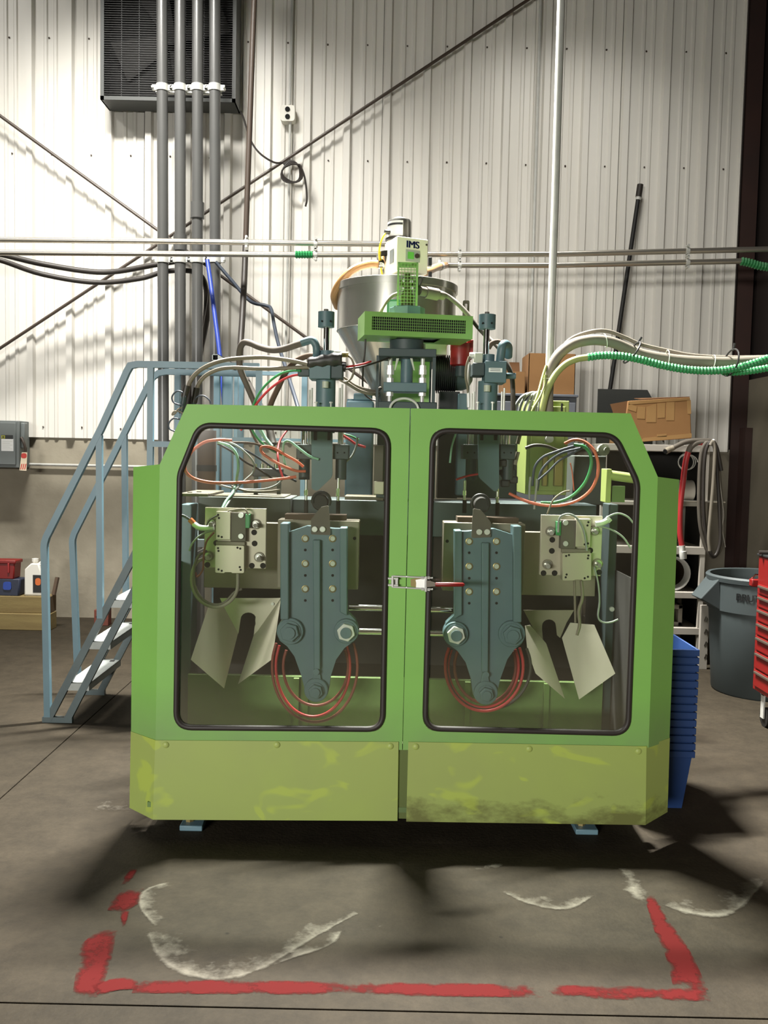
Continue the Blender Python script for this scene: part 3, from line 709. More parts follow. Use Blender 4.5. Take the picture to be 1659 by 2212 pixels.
build('rail_post', MB().sqtube(pl3([(215, 940), (217, 1335)], YN), w*.93), 'stair_blue', st, smooth=False)
build('rail_post', MB().sqtube(pl3([(269, 940), (272, 1290)], YF), w*.93), 'stair_blue', st, smooth=False)
q = at(326, 792, YN); build('rail_post', MB().sqtube([q, V((q.x, YN, 0))], w*.93), 'stair_blue', st, smooth=False)
q = at(384, 806, YF); build('rail_post', MB().sqtube([q, V((q.x, YF, 0))], w*.93), 'stair_blue', st, smooth=False)
build('mid_rail', MB().sqtube(pl3([(327, 959), (470, 962)], YN), w*.9), 'stair_blue', st, smooth=False)
build('mid_rail', MB().sqtube(pl3([(385, 948), (560, 951)], YF), w*.9), 'stair_blue', st, smooth=False)
s0, s1 = at(103, 1558, YN), at(283, 1214, YN); e0, e1 = at(140, 1566, YN), at(283, 1290, YN)
k1 = (s1-s0); k1 = k1/k1.z; k2 = (e1-e0); k2 = k2/k2.z
zp = .98
for off in (0, dY):
    o_ = V((0, off, 0))
    f0 = s0+k1*(.012-s0.z); f1 = s0+k1*(zp-s0.z); g0 = e0+k2*(.012-e0.z); g1 = e0+k2*(zp-e0.z)
    build('stringer', MB().bar(f0+o_, f1+o_, .038, .031, up=(0, 1, 0)).bar(g0+o_, g1+o_, .038, .031, up=(0, 1, 0)).bb(f0.x-.03, g0.x+.03, YN+off-.0145, YN+off+.0145, 0, .03), 'stair_worn', st, smooth=False)
for z in (.215, .445, .675, .90):
    a, b = s0+k1*(z-s0.z), e0+k2*(z-e0.z)
    mb = MB().bb(a.x-.005, b.x+.02, YN-.01, YF+.01, z, z+.005).bb(a.x-.005, a.x, YN-.01, YF+.01, z-.035, z+.002).bb(b.x+.015, b.x+.02, YN-.01, YF+.01, z-.035, z+.002).bb(a.x, b.x+.02, YN-.012, YN-.008, z-.035, z+.004)
    td = build('tread', mb, 'tread', st, smooth=False)
    build('tread_slot', MB().bb(b.x-.03, b.x-.002, YF-.06, YF-.03, z+.0045, z+.006), 'hole', td, smooth=False)
xp = (s0+k1*(zp-s0.z)).x
build('platform', MB().bb(xp, -.35, YN-.02, YF+.02, zp, zp+.04), 'stair_worn', st, smooth=False)
for px, Y in ((560, YN), (560, YF)):
    q = at(px, 792 if Y == YN else 808, Y); build('rail_post', MB().sqtube([q, V((q.x, Y, 0))], w*.93), 'stair_blue', st, smooth=False)
# ---- machine-side blue frame behind the stair
pf = thing('platform_frame', (at(500, 880, 6.1).x, 6.1, 0), 'blue square-tube frame behind the left door beside the stair', 'frame')
def vpost(px0, px1, yt, Y, name='frame_post', par=pf, m='stair_blue'):
    a, b = at(px0, yt, Y), at(px1, yt, Y); build(name, MB().bb(a.x, b.x, Y, Y+(b.x-a.x), 0, a.z), m, par, smooth=False, bevel=.002)
vpost(462, 474.5, 785, 6.05); vpost(480, 501, 790, 6.1); vpost(506, 514, 800, 6.0); vpost(515.5, 527, 800, 6.15)
vpost(652, 664, 806, 6.15)
a, b = at(526, 801, 6.15), at(660, 812, 6.15); build('frame_rail', MB().bb(a.x, b.x, 6.151, 6.19, b.z, a.z), 'stair_blue', pf, smooth=False)
a, b = at(526, 945, 6.15), at(800, 957, 6.15); build('frame_rail', MB().bb(a.x, b.x, 6.155, 6.19, b.z, a.z), 'stair_blue', pf, smooth=False)
c = at(465, 772, 5.8); h_ = .02
tb = MB()
for x0_, x1_, z0_, z1_ in ((-h_, h_, h_-.004, h_), (-h_, h_, -h_, -h_+.004), (-h_, -h_+.004, -h_, h_), (h_-.004, h_, -h_, h_)): tb.bb(c.x+x0_, c.x+x1_, 5.8, 6.7, c.z+z0_, c.z+z1_)
build('square_tube', tb, 'tread', pf, smooth=False)
build('tube_end_shade', MB().bb(c.x-h_+.004, c.x+h_-.004, 5.83, 5.84, c.z-h_+.004, c.z+h_-.004), 'hole', pf, smooth=False)  # black sheet standing in for the shade inside the hollow tube end

# ================================================================ RIGHT BACKGROUND
def zprism(mb, poly, z0, z1):
    n = len(poly); vs = [V((x, y, z0)) for x, y in poly]+[V((x, y, z1)) for x, y in poly]
    return mb.add(vs, [tuple(reversed(range(n))), tuple(range(n, 2*n))]+[(i, (i+1) % n, (i+1) % n+n, i+n) for i in range(n)])
def local(mb, origin, xdir, ydir=None):             # turns a mesh drawn at the origin into place
    x = V(xdir).normalized(); z = V((0, 0, 1)); y = z.cross(x)
    for i, v in enumerate(mb.v): mb.v[i] = V(origin)+x*v.x+y*v.y+z*v.z
    return mb
YC = 6.75
cab = thing('storage_cabinet', (at(1165, 850, YC).x, YC+.2, 0), 'grey steel cabinet carrying the two upright cardboard boxes', 'cabinet')
a, b = at(1070, 852, YC), at(1246, 852, YC); zc = at(1160, 851, YC).z
build('cabinet_body', MB().bb(a.x, b.x, YC, YC+.42, 0, zc-.02), 'cabinet_grey', cab, bevel=.004)
build('cabinet_top', MB().bb(a.x-.01, b.x+.01, YC-.015, YC+.43, zc-.02, zc), 'cabinet_grey', cab, bevel=.004)
xm = at(1203, 870, YC).x
build('door', MB().bb(a.x+.01, xm-.003, YC-.012, YC-.001, .08, zc-.06), 'cabinet_grey', cab, bevel=.003)
build('door', MB().bb(xm+.003, b.x-.01, YC-.012, YC-.001, .08, zc-.06), 'cabinet_grey', cab, bevel=.003)
build('door_handle', MB().bb(xm+.012, xm+.03, YC-.026, YC-.012, zc-.22, zc-.12), 'motor_black', cab, bevel=.003)
def carton(px0, px1, yt, Y, dep, label, open_top=False, z0=None, shade='cardboard'):
    a, b = at(px0, yt, Y), at(px1, yt, Y); z0 = zc if z0 is None else z0; z1 = a.z; t = .005
    r = thing('cardboard_box', ((a.x+b.x)/2, Y+dep/2, z0), label, 'box')
    w = MB().bb(a.x, b.x, Y, Y+t, z0, z1).bb(a.x, b.x, Y+dep-t, Y+dep, z0, z1).bb(a.x, a.x+t, Y, Y+dep, z0, z1).bb(b.x-t, b.x, Y, Y+dep, z0, z1).bb(a.x, b.x, Y, Y+dep, z0, z0+t)
    build('carton_walls', w, shade, r, smooth=False)
    if open_top:
        build('flap', MB().quad((a.x, Y+dep, z1), (b.x, Y+dep, z1), (b.x, Y+dep+.05, z1+.10), (a.x, Y+dep+.05, z1+.10), t), 'cardboard_shaded', r, smooth=False)
        build('flap', MB().quad((a.x, Y, z1), (a.x, Y+dep, z1), (a.x-.03, Y+dep, z1+.07), (a.x-.03, Y, z1+.07), t), 'cardboard', r, smooth=False)
    else:
        build('flap', MB().bb(a.x+.002, (a.x+b.x)/2-.001, Y+.002, Y+dep-.002, z1-.002, z1+t), shade, r, smooth=False)
        build('flap', MB().bb((a.x+b.x)/2+.001, b.x-.002, Y+.002, Y+dep-.002, z1-.002, z1+t), shade, r, smooth=False)
    return r
carton(1088, 1135, 802, YC+.05, .28, 'small open cardboard box, left one on the grey cabinet', True)
carton(1143, 1244, 764, YC+.04, .34, 'taller closed cardboard box, right one on the grey cabinet')
# dark steel sheet standing behind the boxes
a, b = at(1292, 840, 7.55), at(1412, 900, 7.55)
sb = MB().plate([(a.x, 0), (b.x, 0), (b.x, a.z-.10), (b.x-.06, a.z), (a.x, a.z)], 7.55, 7.562)
build('steel_sheet', sb, 'sheet_grey', label='dark grey steel sheet standing against the wall behind the tape-patched box', cat='sheet', smooth=False)
# shelving
YS = 6.55
x0, x1 = at(1302, 970, YS).x, at(1522, 1240, YS).x
sh = thing('shelf_unit', ((x0+x1)/2, YS+.25, 0), 'white steel shelf unit at right under the tape-patched cardboard box', 'shelf')
lv = [at(1450, y, YS).z for y in (961, 1084, 1181, 1279, 1356)]
for z, th in zip(lv, (.048, .03, .055, .045, .05)): build('shelf_board', MB().bb(x0, x1, YS, YS+.5, z-th, z), 'shelf_white', sh, bevel=.003)
for x in (x0, x1-.035):
    for y in (YS+.004, YS+.465): build('post', MB().bb(x, x+.035, y, y+.03, 0, lv[0]-.002), 'shelf_white', sh, bevel=.002)
build('side_shade_sheet', MB().bb(x1-.006, x1-.001, YS+.035, YS+.46, .05, lv[0]-.01), 'interior_dark', sh, smooth=False)  # dark sheet added so the compartments look unlit at the right
build('back_panel', MB().bb(x0+.01, x1-.01, YS+.495, YS+.505, .05, lv[0]-.01), 'interior_dark', sh, smooth=False)
# tape-patched box, slightly tilted
Y = YS+.03; bl, brr, tr, tl = at(1345, 957, Y), at(1494, 947, Y), at(1491, 858, Y), at(1356, 866, Y)
bx = thing('cardboard_box', ((bl.x+brr.x)/2, Y+.2, lv[0]), 'large cardboard box patched with tan tape on the white shelf', 'box')
sink = min(bl.z, brr.z)-lv[0]
pts = [(q.x, q.z-0*sink) for q in (bl, brr, tr, tl)]
build('carton_walls', MB().plate(pts, Y, Y+.40), 'cardboard', bx, bevel=.006)
build('side_flap', MB().plate(P2([(1356, 866), (1318, 873), (1324, 890), (1352, 912)], Y+.01), Y+.01, Y+.015), 'cardboard_shaded', bx, smooth=False)
build('top_flap', MB().quad((tr.x, Y+.01, tr.z+.001), (tr.x, Y+.2, tr.z+.001), (tl.x+.1, Y+.2, tl.z+.03), (tl.x+.1, Y+.01, tl.z+.012), .004), 'cardboard_shaded', bx, smooth=False)
for q in ([(1377, 878), (1394, 879), (1393, 905), (1376, 904)], [(1397, 879), (1418, 872), (1417, 912), (1396, 912)], [(1420, 871), (1437, 870), (1436, 902), (1420, 903)], [(1440, 869), (1457, 868), (1456, 908), (1439, 908)],
          [(1358, 867), (1490, 859), (1490, 864), (1358, 874)], [(1484, 865), (1492, 864), (1493, 894), (1485, 894)], [(1390, 946), (1494, 936), (1494, 945), (1384, 954)], [(1419, 938), (1440, 937), (1440, 943), (1419, 944)], [(1358, 872), (1376, 878), (1374, 890), (1356, 884)]):
    build('tape_strip', MB().plate(P2(q, Y), Y-.0015, Y+.0005), 'tape', bx, smooth=False)
# shelf contents
c = at(1489, 1046, YS+.05); z = lv[1]
build('metal_duct', MB().lathe((at(1431, 1046, YS+.1).x, YS+.16, z+.078), [(.078, 0), (.078, .02), (.08, .03), (.078, .04), (.078, .22), (.08, .23), (.078, .24)], 24, (1, 0, 0)), 'shelf_white', label='silver round duct lying on the second shelf behind the hanging hoses', cat='duct')
a, b = at(1474, 1074, YS-.02), at(1566, 1083, YS-.02)
build('metal_strip', MB().bb(a.x, b.x, YS-.03, YS+.2, z+.002, z+.01), 'steel', label='bright metal strip sticking out past the second shelf', cat='strip', smooth=False)
k = m_px(YS); cw = at(1486, 998, YS+.02); pts = []
for j in range(50):
    a = j*2*math.pi/18; pts.append(cw+V((math.cos(a)*(21-j*.12)*k, j*.0012, math.sin(a)*(16+j*.04)*k)))
build('wire_coil', MB().tube(pts, .004, 5), 'galv', label='small coil of wire hanging at the second shelf opening', cat='wire')
c = at(1450, 1247, YS+.1); r = 37*m_px(YS+.1)
c.z = lv[3]+r+.004
bk = thing('white_bucket', (c.x, YS+.2, lv[3]), 'white bucket lying on its side with dark inside on the fourth shelf', 'bucket')
build('bucket_wall', MB().lathe((c.x, YS+.05, c.z), [(.001, .302), (r*.86, .302), (r*.86, .3), (r, 0), (r-.012, 0), (r-.022, .08)], 28, (0, 1, 0), caps=False), 'label_white', bk)
build('bucket_shade_liner', MB().lathe((c.x, YS+.05, c.z), [(r-.014, .03), (r*.84, .28), (.001, .28)], 28, (0, 1, 0), caps=False), 'wood_dark', bk)  # dark liner, paints the shade inside the white bucket
a, b = at(1428, 1350, YS+.1), at(1473, 1306, YS+.1); z = lv[4]
fb = MB()
for q in ((a.x, b.x, z, z+.03), (a.x, b.x, b.z-.03, b.z), (a.x, a.x+.03, z, b.z), (b.x-.03, b.x, z, b.z)): fb.bb(q[0], q[1], YS+.08, YS+.28, q[2], q[3])
build('tan_crate', fb, 'shelf_white', label='pale open-fronted crate standing on the lowest visible shelf', cat='crate', bevel=.003)
Yb = YS-.12
bd_ = thing('wood_board', (at(1522, 1425, Yb).x, Yb, 0), 'pale marked board standing on end beside the grey trash can', 'board')
a, b = at(1510, 1425, Yb), at(1533, 1308, Yb)
build('board_face', MB().bb(a.x, b.x, Yb, Yb+.03, 0, b.z), 'shelf_white', bd_, bevel=.002)
for q in range(4):
    c = at(1525, 1335+q*27, Yb); build('dark_mark', MB().tube([c+V((-.012, -.001, -.02)), c+V((.0, -.001, .012)), c+V((.01, -.001, .0)), c+V((.006, -.001, -.03))], .0022, 4), 'black', bd_)
# hanging hoses
YH = 6.35
hook = thing('wall_hook', at(1540, 960, YS), 'steel hook bar holding the hanging hoses beside the shelf', 'hook')
build('hook_bar', MB().tube([at(1540, 962, YS+.3), at(1540, 960, YH-.02), at(1541, 950, YH-.06)], .008, 8), 'galv', hook)
build('hook_arm', MB().bb(at(1510, 962, YS).x, at(1546, 962, YS).x, YS+.28, YS+.31, at(1540, 966, YS).z, at(1540, 960, YS).z), 'galv', hook)
red = thing('red_hose', at(1472, 1205, YH), 'faded red hose hanging from the hook with a metal fitting', 'hose')
build('hose_run', MB().tube(line([(1526, 957, YH), (1505, 957, YH), (1491, 968, YH), (1482, 995, YH), (1475, 1045, YH), (1469, 1100, YH), (1469, 1150, YH), (1473, 1180, YH)]), .0195, 12), 'cable_red', red)
build('hose_dust_end', MB().tube(line([(1534, 956, YH), (1520, 955.5, YH), (1504, 957, YH), (1492, 966, YH), (1487, 977, YH)]), .0205, 12), 'hose_dusty', red)
build('hose_fitting', MB().tube([at(1473, 1178, YH), at(1474, 1190, YH), at(1475, 1191, YH), at(1476, 1207, YH)], .022, 10, rf=lambda i: (.022, .022, .027, .024)[i]), 'galv', red)
cp = thing('hose_end', at(1438, 978, YH-.05), 'dusty hose end with open coupling draped over the white shelf edge', 'hose')
build('hose_run', MB().tube(line([(1535, 952, YH), (1500, 952, YH), (1478, 956, YH-.02), (1462, 963, YH-.04), (1452, 968, YH-.05)]), .017, 10), 'hose_dusty', cp)
build('coupling', MB().tube([at(1455, 967, YH-.05), at(1448, 970, YH-.05), at(1447, 970, YH-.05), at(1438, 975, YH-.06)], .02, 12, rf=lambda i: (.019, .019, .022, .022)[i]), 'hose_tan', cp)
build('coupling_bore', MB().cyl(at(1438.5, 974.5, YH-.059), at(1436.8, 975.8, YH-.064), .017, 12), 'hole', cp)
hose('hanging_hose', [(1536, 957, YH-.02), (1524, 958, YH-.02), (1514, 985, YH-.02), (1510, 1060, YH-.02), (1512, 1130, YH-.02), (1524, 1180, YH-.02), (1540, 1203, YH-.02), (1556, 1185, YH), (1562, 1150, YH+.02), (1556, 1060, YH+.04), (1549, 975, YH+.04), (1540, 956, YH+.03)], .014, 'hose_dusty', 'dark grey looped hose hanging leftmost on the hook beside the red hose')
hose('hanging_hose', [(1540, 956, YH-.05), (1531, 958, YH-.05), (1522, 990, YH-.05), (1519, 1080, YH-.05), (1524, 1150, YH-.05), (1536, 1197, YH-.05), (1548, 1196, YH-.04), (1556, 1160, YH-.03), (1553, 1080, YH-.02), (1547, 990, YH-.01), (1541, 955, YH)], .013, 'rubber', 'black looped hose hanging in the middle of the hook')
hose('hanging_hose', [(1534, 962, YH-.09), (1540, 954, YH-.09), (1544, 975, YH-.09), (1541, 1040, YH-.09), (1535, 1110, YH-.09), (1531, 1160, YH-.09), (1533, 1190, YH-.09)], .012, 'hose_grey', 'pale grey hose hanging straight down from the hook')
hose('hanging_hose', [(1541, 954, YH+.01), (1548, 968, YH+.0), (1554, 995, YH), (1558, 1017, YH)], .014, 'rubber', 'short black hose stub drooping right of the hook')
hose('hanging_wire', [(1549, 975, YH), (1555, 1040, YH), (1563, 1110, YH), (1560, 1140, YH), (1567, 1182, YH)], .003, 'shelf_white', 'thin pale wire dangling beside the brown column', 'wire', n=5)
# ---- trash can
pf_ = fl(1640, 1519); rB = 106*m_px(pf_.y+.3); cy_ = pf_.y+rB; cx_ = at(1642, 1400, cy_).x
tc = thing('trash_can', (cx_, cy_, 0), 'round grey plastic trash can behind the red tool chest', 'trash can')
zr = at(1527, 1238, cy_).z; rR = (1642-1524)*m_px(cy_); zcol = at(1531, 1312, cy_).z; rC = rR*.965
build('can_body', MB().lathe((cx_, cy_, 0), [(rB*.9, 0), (rB*.93, .012), (rC*.97, zcol), (rC*.97, zcol+.002)], 40).lathe((cx_, cy_, 0), [(rB*.88, .02), (rR-.03, zr-.01)], 40, caps=False), 'bin_grey', tc)
build('can_collar', MB().lathe((cx_, cy_, 0), [(rC*.97, zcol), (rC, zcol), (rC+.004, zr-.05), (rC+.004, zr-.045)], 40, caps=False), 'bin_grey', tc)
build('can_rim', MB().lathe((cx_, cy_, 0), [(rR-.022, zr-.045), (rR, zr-.04), (rR+.004, zr-.012), (rR-.008, zr), (rR-.024, zr-.004), (rR-.03, zr-.045)], 40, caps=False), 'bin_grey', tc)
hx = at(1507, 1291, cy_-.05)
for sgn in (-1, 1):
    mb = MB().add([V((cx_+sgn*rR*.93, cy_-.12, zr-.015)), V((cx_+sgn*rR*.93, cy_+.10, zr-.015)), V((cx_+sgn*(cx_-hx.x), cy_-.10, hx.z)), V((cx_+sgn*(cx_-hx.x), cy_+.08, hx.z)), V((cx_+sgn*rC*.9, cy_-.12, zcol-.005)), V((cx_+sgn*rC*.9, cy_+.10, zcol-.005))],
                  [(0, 1, 3, 2), (2, 3, 5, 4), (0, 2, 4), (1, 5, 3), (0, 4, 5, 1)])
    build('can_handle', mb, 'bin_grey', tc, bevel=.006, smooth=False)
zl = at(1618, 1293, cy_-rC*.8).z; lt = MB(); word = 'BRUTE'
for i, ch in enumerate(word):
    a = -math.pi/2-.60+(i-2)*.105; n_ = V((math.cos(a), math.sin(a), 0)); tdir = V((-math.sin(a), math.cos(a), 0))
    letters(lt, ch, .062, V((cx_, cy_, zl))+n_*(rC+.0055), tdir, bold=.003)
build('lettering', lt, 'motor_black', tc, smooth=False)
# ---- red tool chest, drawers facing the machine
xT = at(1632, 1350, 5.12).x; yT0, yT1 = 4.35, 5.12; zT0, zT1 = .20, at(1641, 1200, 5.12).z
tch = thing('tool_chest', (xT+.25, 4.75, 0), 'red rolling tool chest at the right edge of the picture', 'tool chest')
build('chest_body', MB().bb(xT, xT+.5, yT0, yT1, zT0, zT1), 'red', tch, bevel=.006)
build('chest_lid', MB().bb(xT-.008, xT+.51, yT0-.01, yT1+.01, zT1, zT1+.012), 'motor_black', tch, bevel=.003)
zz = zT0+.03
for i, h in enumerate((.10, .10, .085, .075, .075, .07, .06)):
    d = build('drawer', MB().bb(xT-.012, xT-.001, yT0+.03, yT1-.03, zz, zz+h-.008), 'red', tch, bevel=.003)
    build('drawer_pull', MB().bb(xT-.026, xT-.012, yT0+.06, yT1-.06, zz+h-.026, zz+h-.012), 'purlin', d, bevel=.003)
    zz += h+.004
for x in (xT+.06, xT+.44):
    for y in (yT0+.07, yT1-.07):
        cs = build('caster', MB().cyl((x-.018, y, .055), (x+.018, y, .055), .055, 18), 'black', tch)
        build('caster_fork', MB().bb(x-.03, x-.022, y-.02, y+.02, .05, zT0).bb(x+.022, x+.03, y-.02, y+.02, .05, zT0).bb(x-.03, x+.03, y-.03, y+.03, zT0-.02, zT0-.001), 'galv', cs)
sh_ = build('side_handle', MB().bb(xT-.03, xT+.03, yT1+.004, yT1+.05, at(1630, 1268, yT1).z, at(1630, 1252, yT1).z), 'red', tch, bevel=.006)
build('handle_bar', MB().tube([V((xT-.02, yT1+.03, at(1630, 1250, yT1).z)), V((xT+.0, yT1+.04, at(1630, 1244, yT1).z)), V((xT+.4, yT1+.04, at(1630, 1244, yT1).z))], .007, 8), 'chrome', sh_)
tl_ = thing('hand_tool', (xT+.06, yT1-.1, zT1+.012), 'dark tool lying on top of the red tool chest', 'tool')
build('tool_handle', MB().tube([(xT-.025, yT1-.06, zT1+.024), (xT+.05, yT1-.07, zT1+.026), (xT+.2, yT1-.12, zT1+.024)], .011, 8), 'rubber', tl_)
build('tool_head', MB().bb(xT+.03, xT+.12, yT1-.13, yT1-.05, zT1+.013, zT1+.052), 'wood_dark', tl_, bevel=.006)
# ---- nested blue totes
YTt = 3.78
xr = at(1512, 1405, YTt).x; xl = xr-.21; y0, y1 = YTt, YTt+.44; zb0 = .0; rim0 = at(1500, 1624, YTt).z; ztop = at(1500, 1404, YTt).z
n_t = 13; stp = (ztop-rim0)/n_t
def tote_mesh(z):
    tp, th = .036, .0022; hgt = rim0
    o0 = [(xl+tp, y0+tp), (xr-tp, y0+tp), (xr-tp, y1-tp), (xl+tp, y1-tp)]; o1 = [(xl+.008, y0+.008), (xr-.008, y0+.008), (xr-.008, y1-.008), (xl+.008, y1-.008)]
    i0 = [(xl+tp+th, y0+tp+th), (xr-tp-th, y0+tp+th), (xr-tp-th, y1-tp-th), (xl+tp+th, y1-tp-th)]; i1 = [(xl+.008+th, y0+.008+th), (xr-.008-th, y0+.008+th), (xr-.008-th, y1-.008-th), (xl+.008+th, y1-.008-th)]
    b = MB(); vs = [V((x, y, z)) for x, y in o0]+[V((x, y, z+hgt)) for x, y in o1]+[V((x, y, z+.004)) for x, y in i0]+[V((x, y, z+hgt)) for x, y in i1]
    fs = [(0, 1, 2, 3), (11, 10, 9, 8)]
    for i in range(4):
        j = (i+1) % 4; fs += [(i, j, j+4, i+4), (i+8, j+8, j+12, i+12), (i+4, j+4, j+12, i+12)]
    b.add(vs, fs)
    return b
def rim_mesh(z):
    b = MB(); z1 = z+rim0; h = stp-.006; e = .012
    b.bb(xl, xr, y0, y0+.008, z1-h, z1).bb(xl, xr, y1-.008, y1, z1-h, z1).bb(xl, xl+.008, y0+.008, y1-.008, z1-h, z1).bb(xr-.008, xr, y0+.008, y1-.008, z1-h, z1)
    return b
t0 = thing('tote_bin', ((xl+xr)/2, (y0+y1)/2, 0), 'bottom blue tote of the nested stack standing on the floor', 'bin', 'nested blue totes beside the machine')
b_ = build('tote_body', tote_mesh(0), 'tote_blue', t0, smooth=False); r_ = build('tote_rim', rim_mesh(0), 'tote_blue', t0, bevel=.002)
for i in range(1, n_t+1):
    c = t0.copy(); S.collection.objects.link(c); c.location = V(t0.location)+V((random.uniform(-.0004, .0004), 0, i*stp)); ROOT[c.name] = V(c.location)
    c['label'] = 'topmost blue tote of the nested stack, its open inside showing' if i == n_t else ('second', 'third', 'fourth', 'fifth', 'sixth', 'seventh', 'eighth', 'ninth', 'tenth', 'eleventh', 'twelfth', 'thirteenth')[n_t-i-1]+' blue tote down from the top of the nested stack'
    for q in (b_, r_):
        d = q.copy(); S.collection.objects.link(d); d.parent = c

# ================================================================ HOPPER AND LOADER
YHp = 4.95
hc = at(857, 640, YHp); xh = hc.x; R = 126*m_px(YHp)
zt = at(731, 616, YHp).z; zrm = at(731, 630, YHp).z; zcy = at(735, 716, YHp).z; zlow = at(800, 880, YHp).z
hp = thing('material_hopper', (xh, YHp, zlow), 'large polished stainless steel hopper with a cone bottom behind the green guards', 'hopper')
build('hopper_barrel', MB().lathe((xh, YHp, 0), [(R, zcy), (R, zrm)], 64, caps=False), 'stainless', hp)
build('hopper_cone', MB().lathe((xh, YHp, 0), [(.07, zlow), (R, zcy)], 64, caps=False), 'stainless', hp)
build('weld_seam', MB().lathe((xh, YHp, 0), [(R, zcy-.004), (R+.003, zcy), (R, zcy+.004)], 64, caps=False), 'steel', hp)
build('lid_band', MB().lathe((xh, YHp, 0), [(R, zrm-.004), (R+.009, zrm-.004), (R+.009, zt-.003), (R+.004, zt), (.001, zt+.004)], 64, caps=False), 'stainless', hp)
build('outlet_neck', MB().cyl((xh, YHp, zlow-.28), (xh, YHp, zlow), .07, 24), 'steel', hp)
a = at(977, 640, YHp-.18)
build('sight_glass', MB().plate(rpoly(P2([(839, 650), (862, 650), (862, 690), (838, 690)], YHp-R-.003), .012, 4), YHp-R-.006, YHp-R+.004), 'cable_mint', hp)
build('sight_frame', MB().plate([rpoly(P2([(836, 647), (865, 647), (865, 693), (835, 693)], YHp-R-.003), .015, 4), rpoly(P2([(840, 651), (861, 651), (861, 689), (839, 689)], YHp-R-.003), .012, 4)], YHp-R-.009, YHp-R+.004), 'cable_green', hp)
zt += .005
# loader
A, B, D = at(858, 515, 4.66), at(925, 520, 4.73), at(831, 519, 4.85)
ld = thing('vacuum_loader', (at(880, 600, 4.85).x, 4.85, zt), 'cream vacuum loader lettered IMS on top of the steel hopper', 'loader')
zb = zt; ztp = A.z+.013
a2, b2, d2 = V((A.x, A.y)), V((B.x, B.y)), V((D.x, D.y)); c2 = b2+d2-a2
mb = MB(); zprism(mb, [tuple(a2), tuple(b2), tuple(c2), tuple(d2)], zb+.02, ztp); build('control_box', mb, 'cream', ld, bevel=.004)
xd = V((b2.x-a2.x, b2.y-a2.y, 0)).normalized(); LW = (b2-a2).length; nrm = V((xd.y, -xd.x, 0))
def on_face(px, py):                                # point of the loader's front face
    d = FW+RR*((px-CX)/F)-UU*((py-CY)/F); o_ = V((0, 0, H)); t = (V((a2.x, a2.y, 0))-o_).dot(nrm)/d.dot(nrm); return o_+d*t
def face_rect(x0, y0, x1, y1, out, material, name, par=None, th=.003):
    p0, p1 = on_face(x0, y1), on_face(x1, y0); w = (V((p1.x, p1.y, 0))-V((p0.x, p0.y, 0))).length
    mb = MB().bb(0, w, -out-th, -out, 0, p1.z-p0.z); local(mb, p0, xd); return build(name, mb, material, par or ld, smooth=False)
lt = MB(); letters(lt, 'IMS', .05, on_face(891.5, 529.5)+nrm*.002, xd, bold=.002); build('lettering', lt, 'navy', ld, smooth=False)
dp = face_rect(876, 542, 907, 564, .0, 'panel_grey', 'display_panel')
face_rect(880, 545.5, 893.5, 559, .003, 'lcd', 'display_screen', dp, .002)
c = on_face(899.5, 553.5)+nrm*.004; build('display_knob', MB().cyl(c, c+nrm*.008, .012, 16), 'purlin', dp)
for px, py in ((921, 529), (919, 600)):
    c = on_face(px, py); build('corner_screw', MB().cyl(c, c+nrm*.004, .005, 8), 'purlin', ld)
for py in (566, 598):
    c = at(926, py, 4.76); build('side_clip', MB().bb(c.x-.002, c.x+.016, 4.74, 4.78, c.z-.022, c.z+.022), 'black', ld, bevel=.003)
side_n = V((d2.y-a2.y, -(d2.x-a2.x), 0)).normalized()
if side_n.x > 0: side_n = -side_n
p_ = V((a2.x*.62+d2.x*.38, a2.y*.62+d2.y*.38, at(845, 555, 4.74).z))+side_n*.001
mb = MB().bb(-.03, .03, -.002, .0, -.035, .035); local(mb, p_, (V((a2.x, a2.y, 0))-V((d2.x, d2.y, 0)))); build('side_label', mb, 'box_grey', ld, smooth=False)
YM = 4.9; mc = at(863, 500, YM); rM = 25*m_px(YM)
z1, z2, z3, z4, z5 = at(863, 473, YM).z, at(863, 516, YM).z, at(863, 548, YM).z, at(863, 560, YM).z, zt
build('motor_can', MB().lathe((mc.x, YM, 0), [(rM, z2), (rM, z1-.02), (rM*.93, z1-.008), (rM*.55, z1), (rM*.5, z1+.004)], 32), 'steel', ld)
lab = MB(); vs = []; n_ = 14
for i in range(n_+1):
    a = math.radians(182+i*(104/n_)); vs += [V((mc.x+math.cos(a)*(rM+.001), YM+math.sin(a)*(rM+.001), z)) for z in (z2+.004, z1-.022)]
lab.add(vs, [(2*i, 2*i+2, 2*i+3, 2*i+1) for i in range(n_)]); ml = build('motor_label', lab, 'label_white', ld)
lab = MB(); vs = []
for i in range(n_+1):
    a = math.radians(190+i*(94/n_)); vs += [V((mc.x+math.cos(a)*(rM+.002), YM+math.sin(a)*(rM+.002), z)) for z in (z1-.045, z1-.034)]
lab.add(vs, [(2*i, 2*i+2, 2*i+3, 2*i+1) for i in range(n_)]); build('label_band', lab, 'motor_black', ml)
build('seal_ring', MB().lathe((mc.x, YM, 0), [(rM+.004, z2-.018), (rM+.012, z2-.012), (rM+.012, z2-.002), (rM, z2)], 32), 'black', ld)
build('filter_can', MB().lathe((mc.x, YM, 0), [(rM+.004, z3), (rM+.006, z2-.018)], 32), 'white', ld)
build('chrome_flange', MB().lathe((mc.x-.01, YM, 0), [(rM*1.1, z5), (rM*1.15, z5+.03), (rM*1.7, z4-.005), (rM*1.75, z4), (rM*1.75, z3-.004), (rM*1.2, z3)], 32), 'chrome', ld)
c = at(817, 571, YM-.05); build('hose_port', MB().cyl(c, c+V((.12, .03, -.004)), .022, 16), 'chrome', ld)
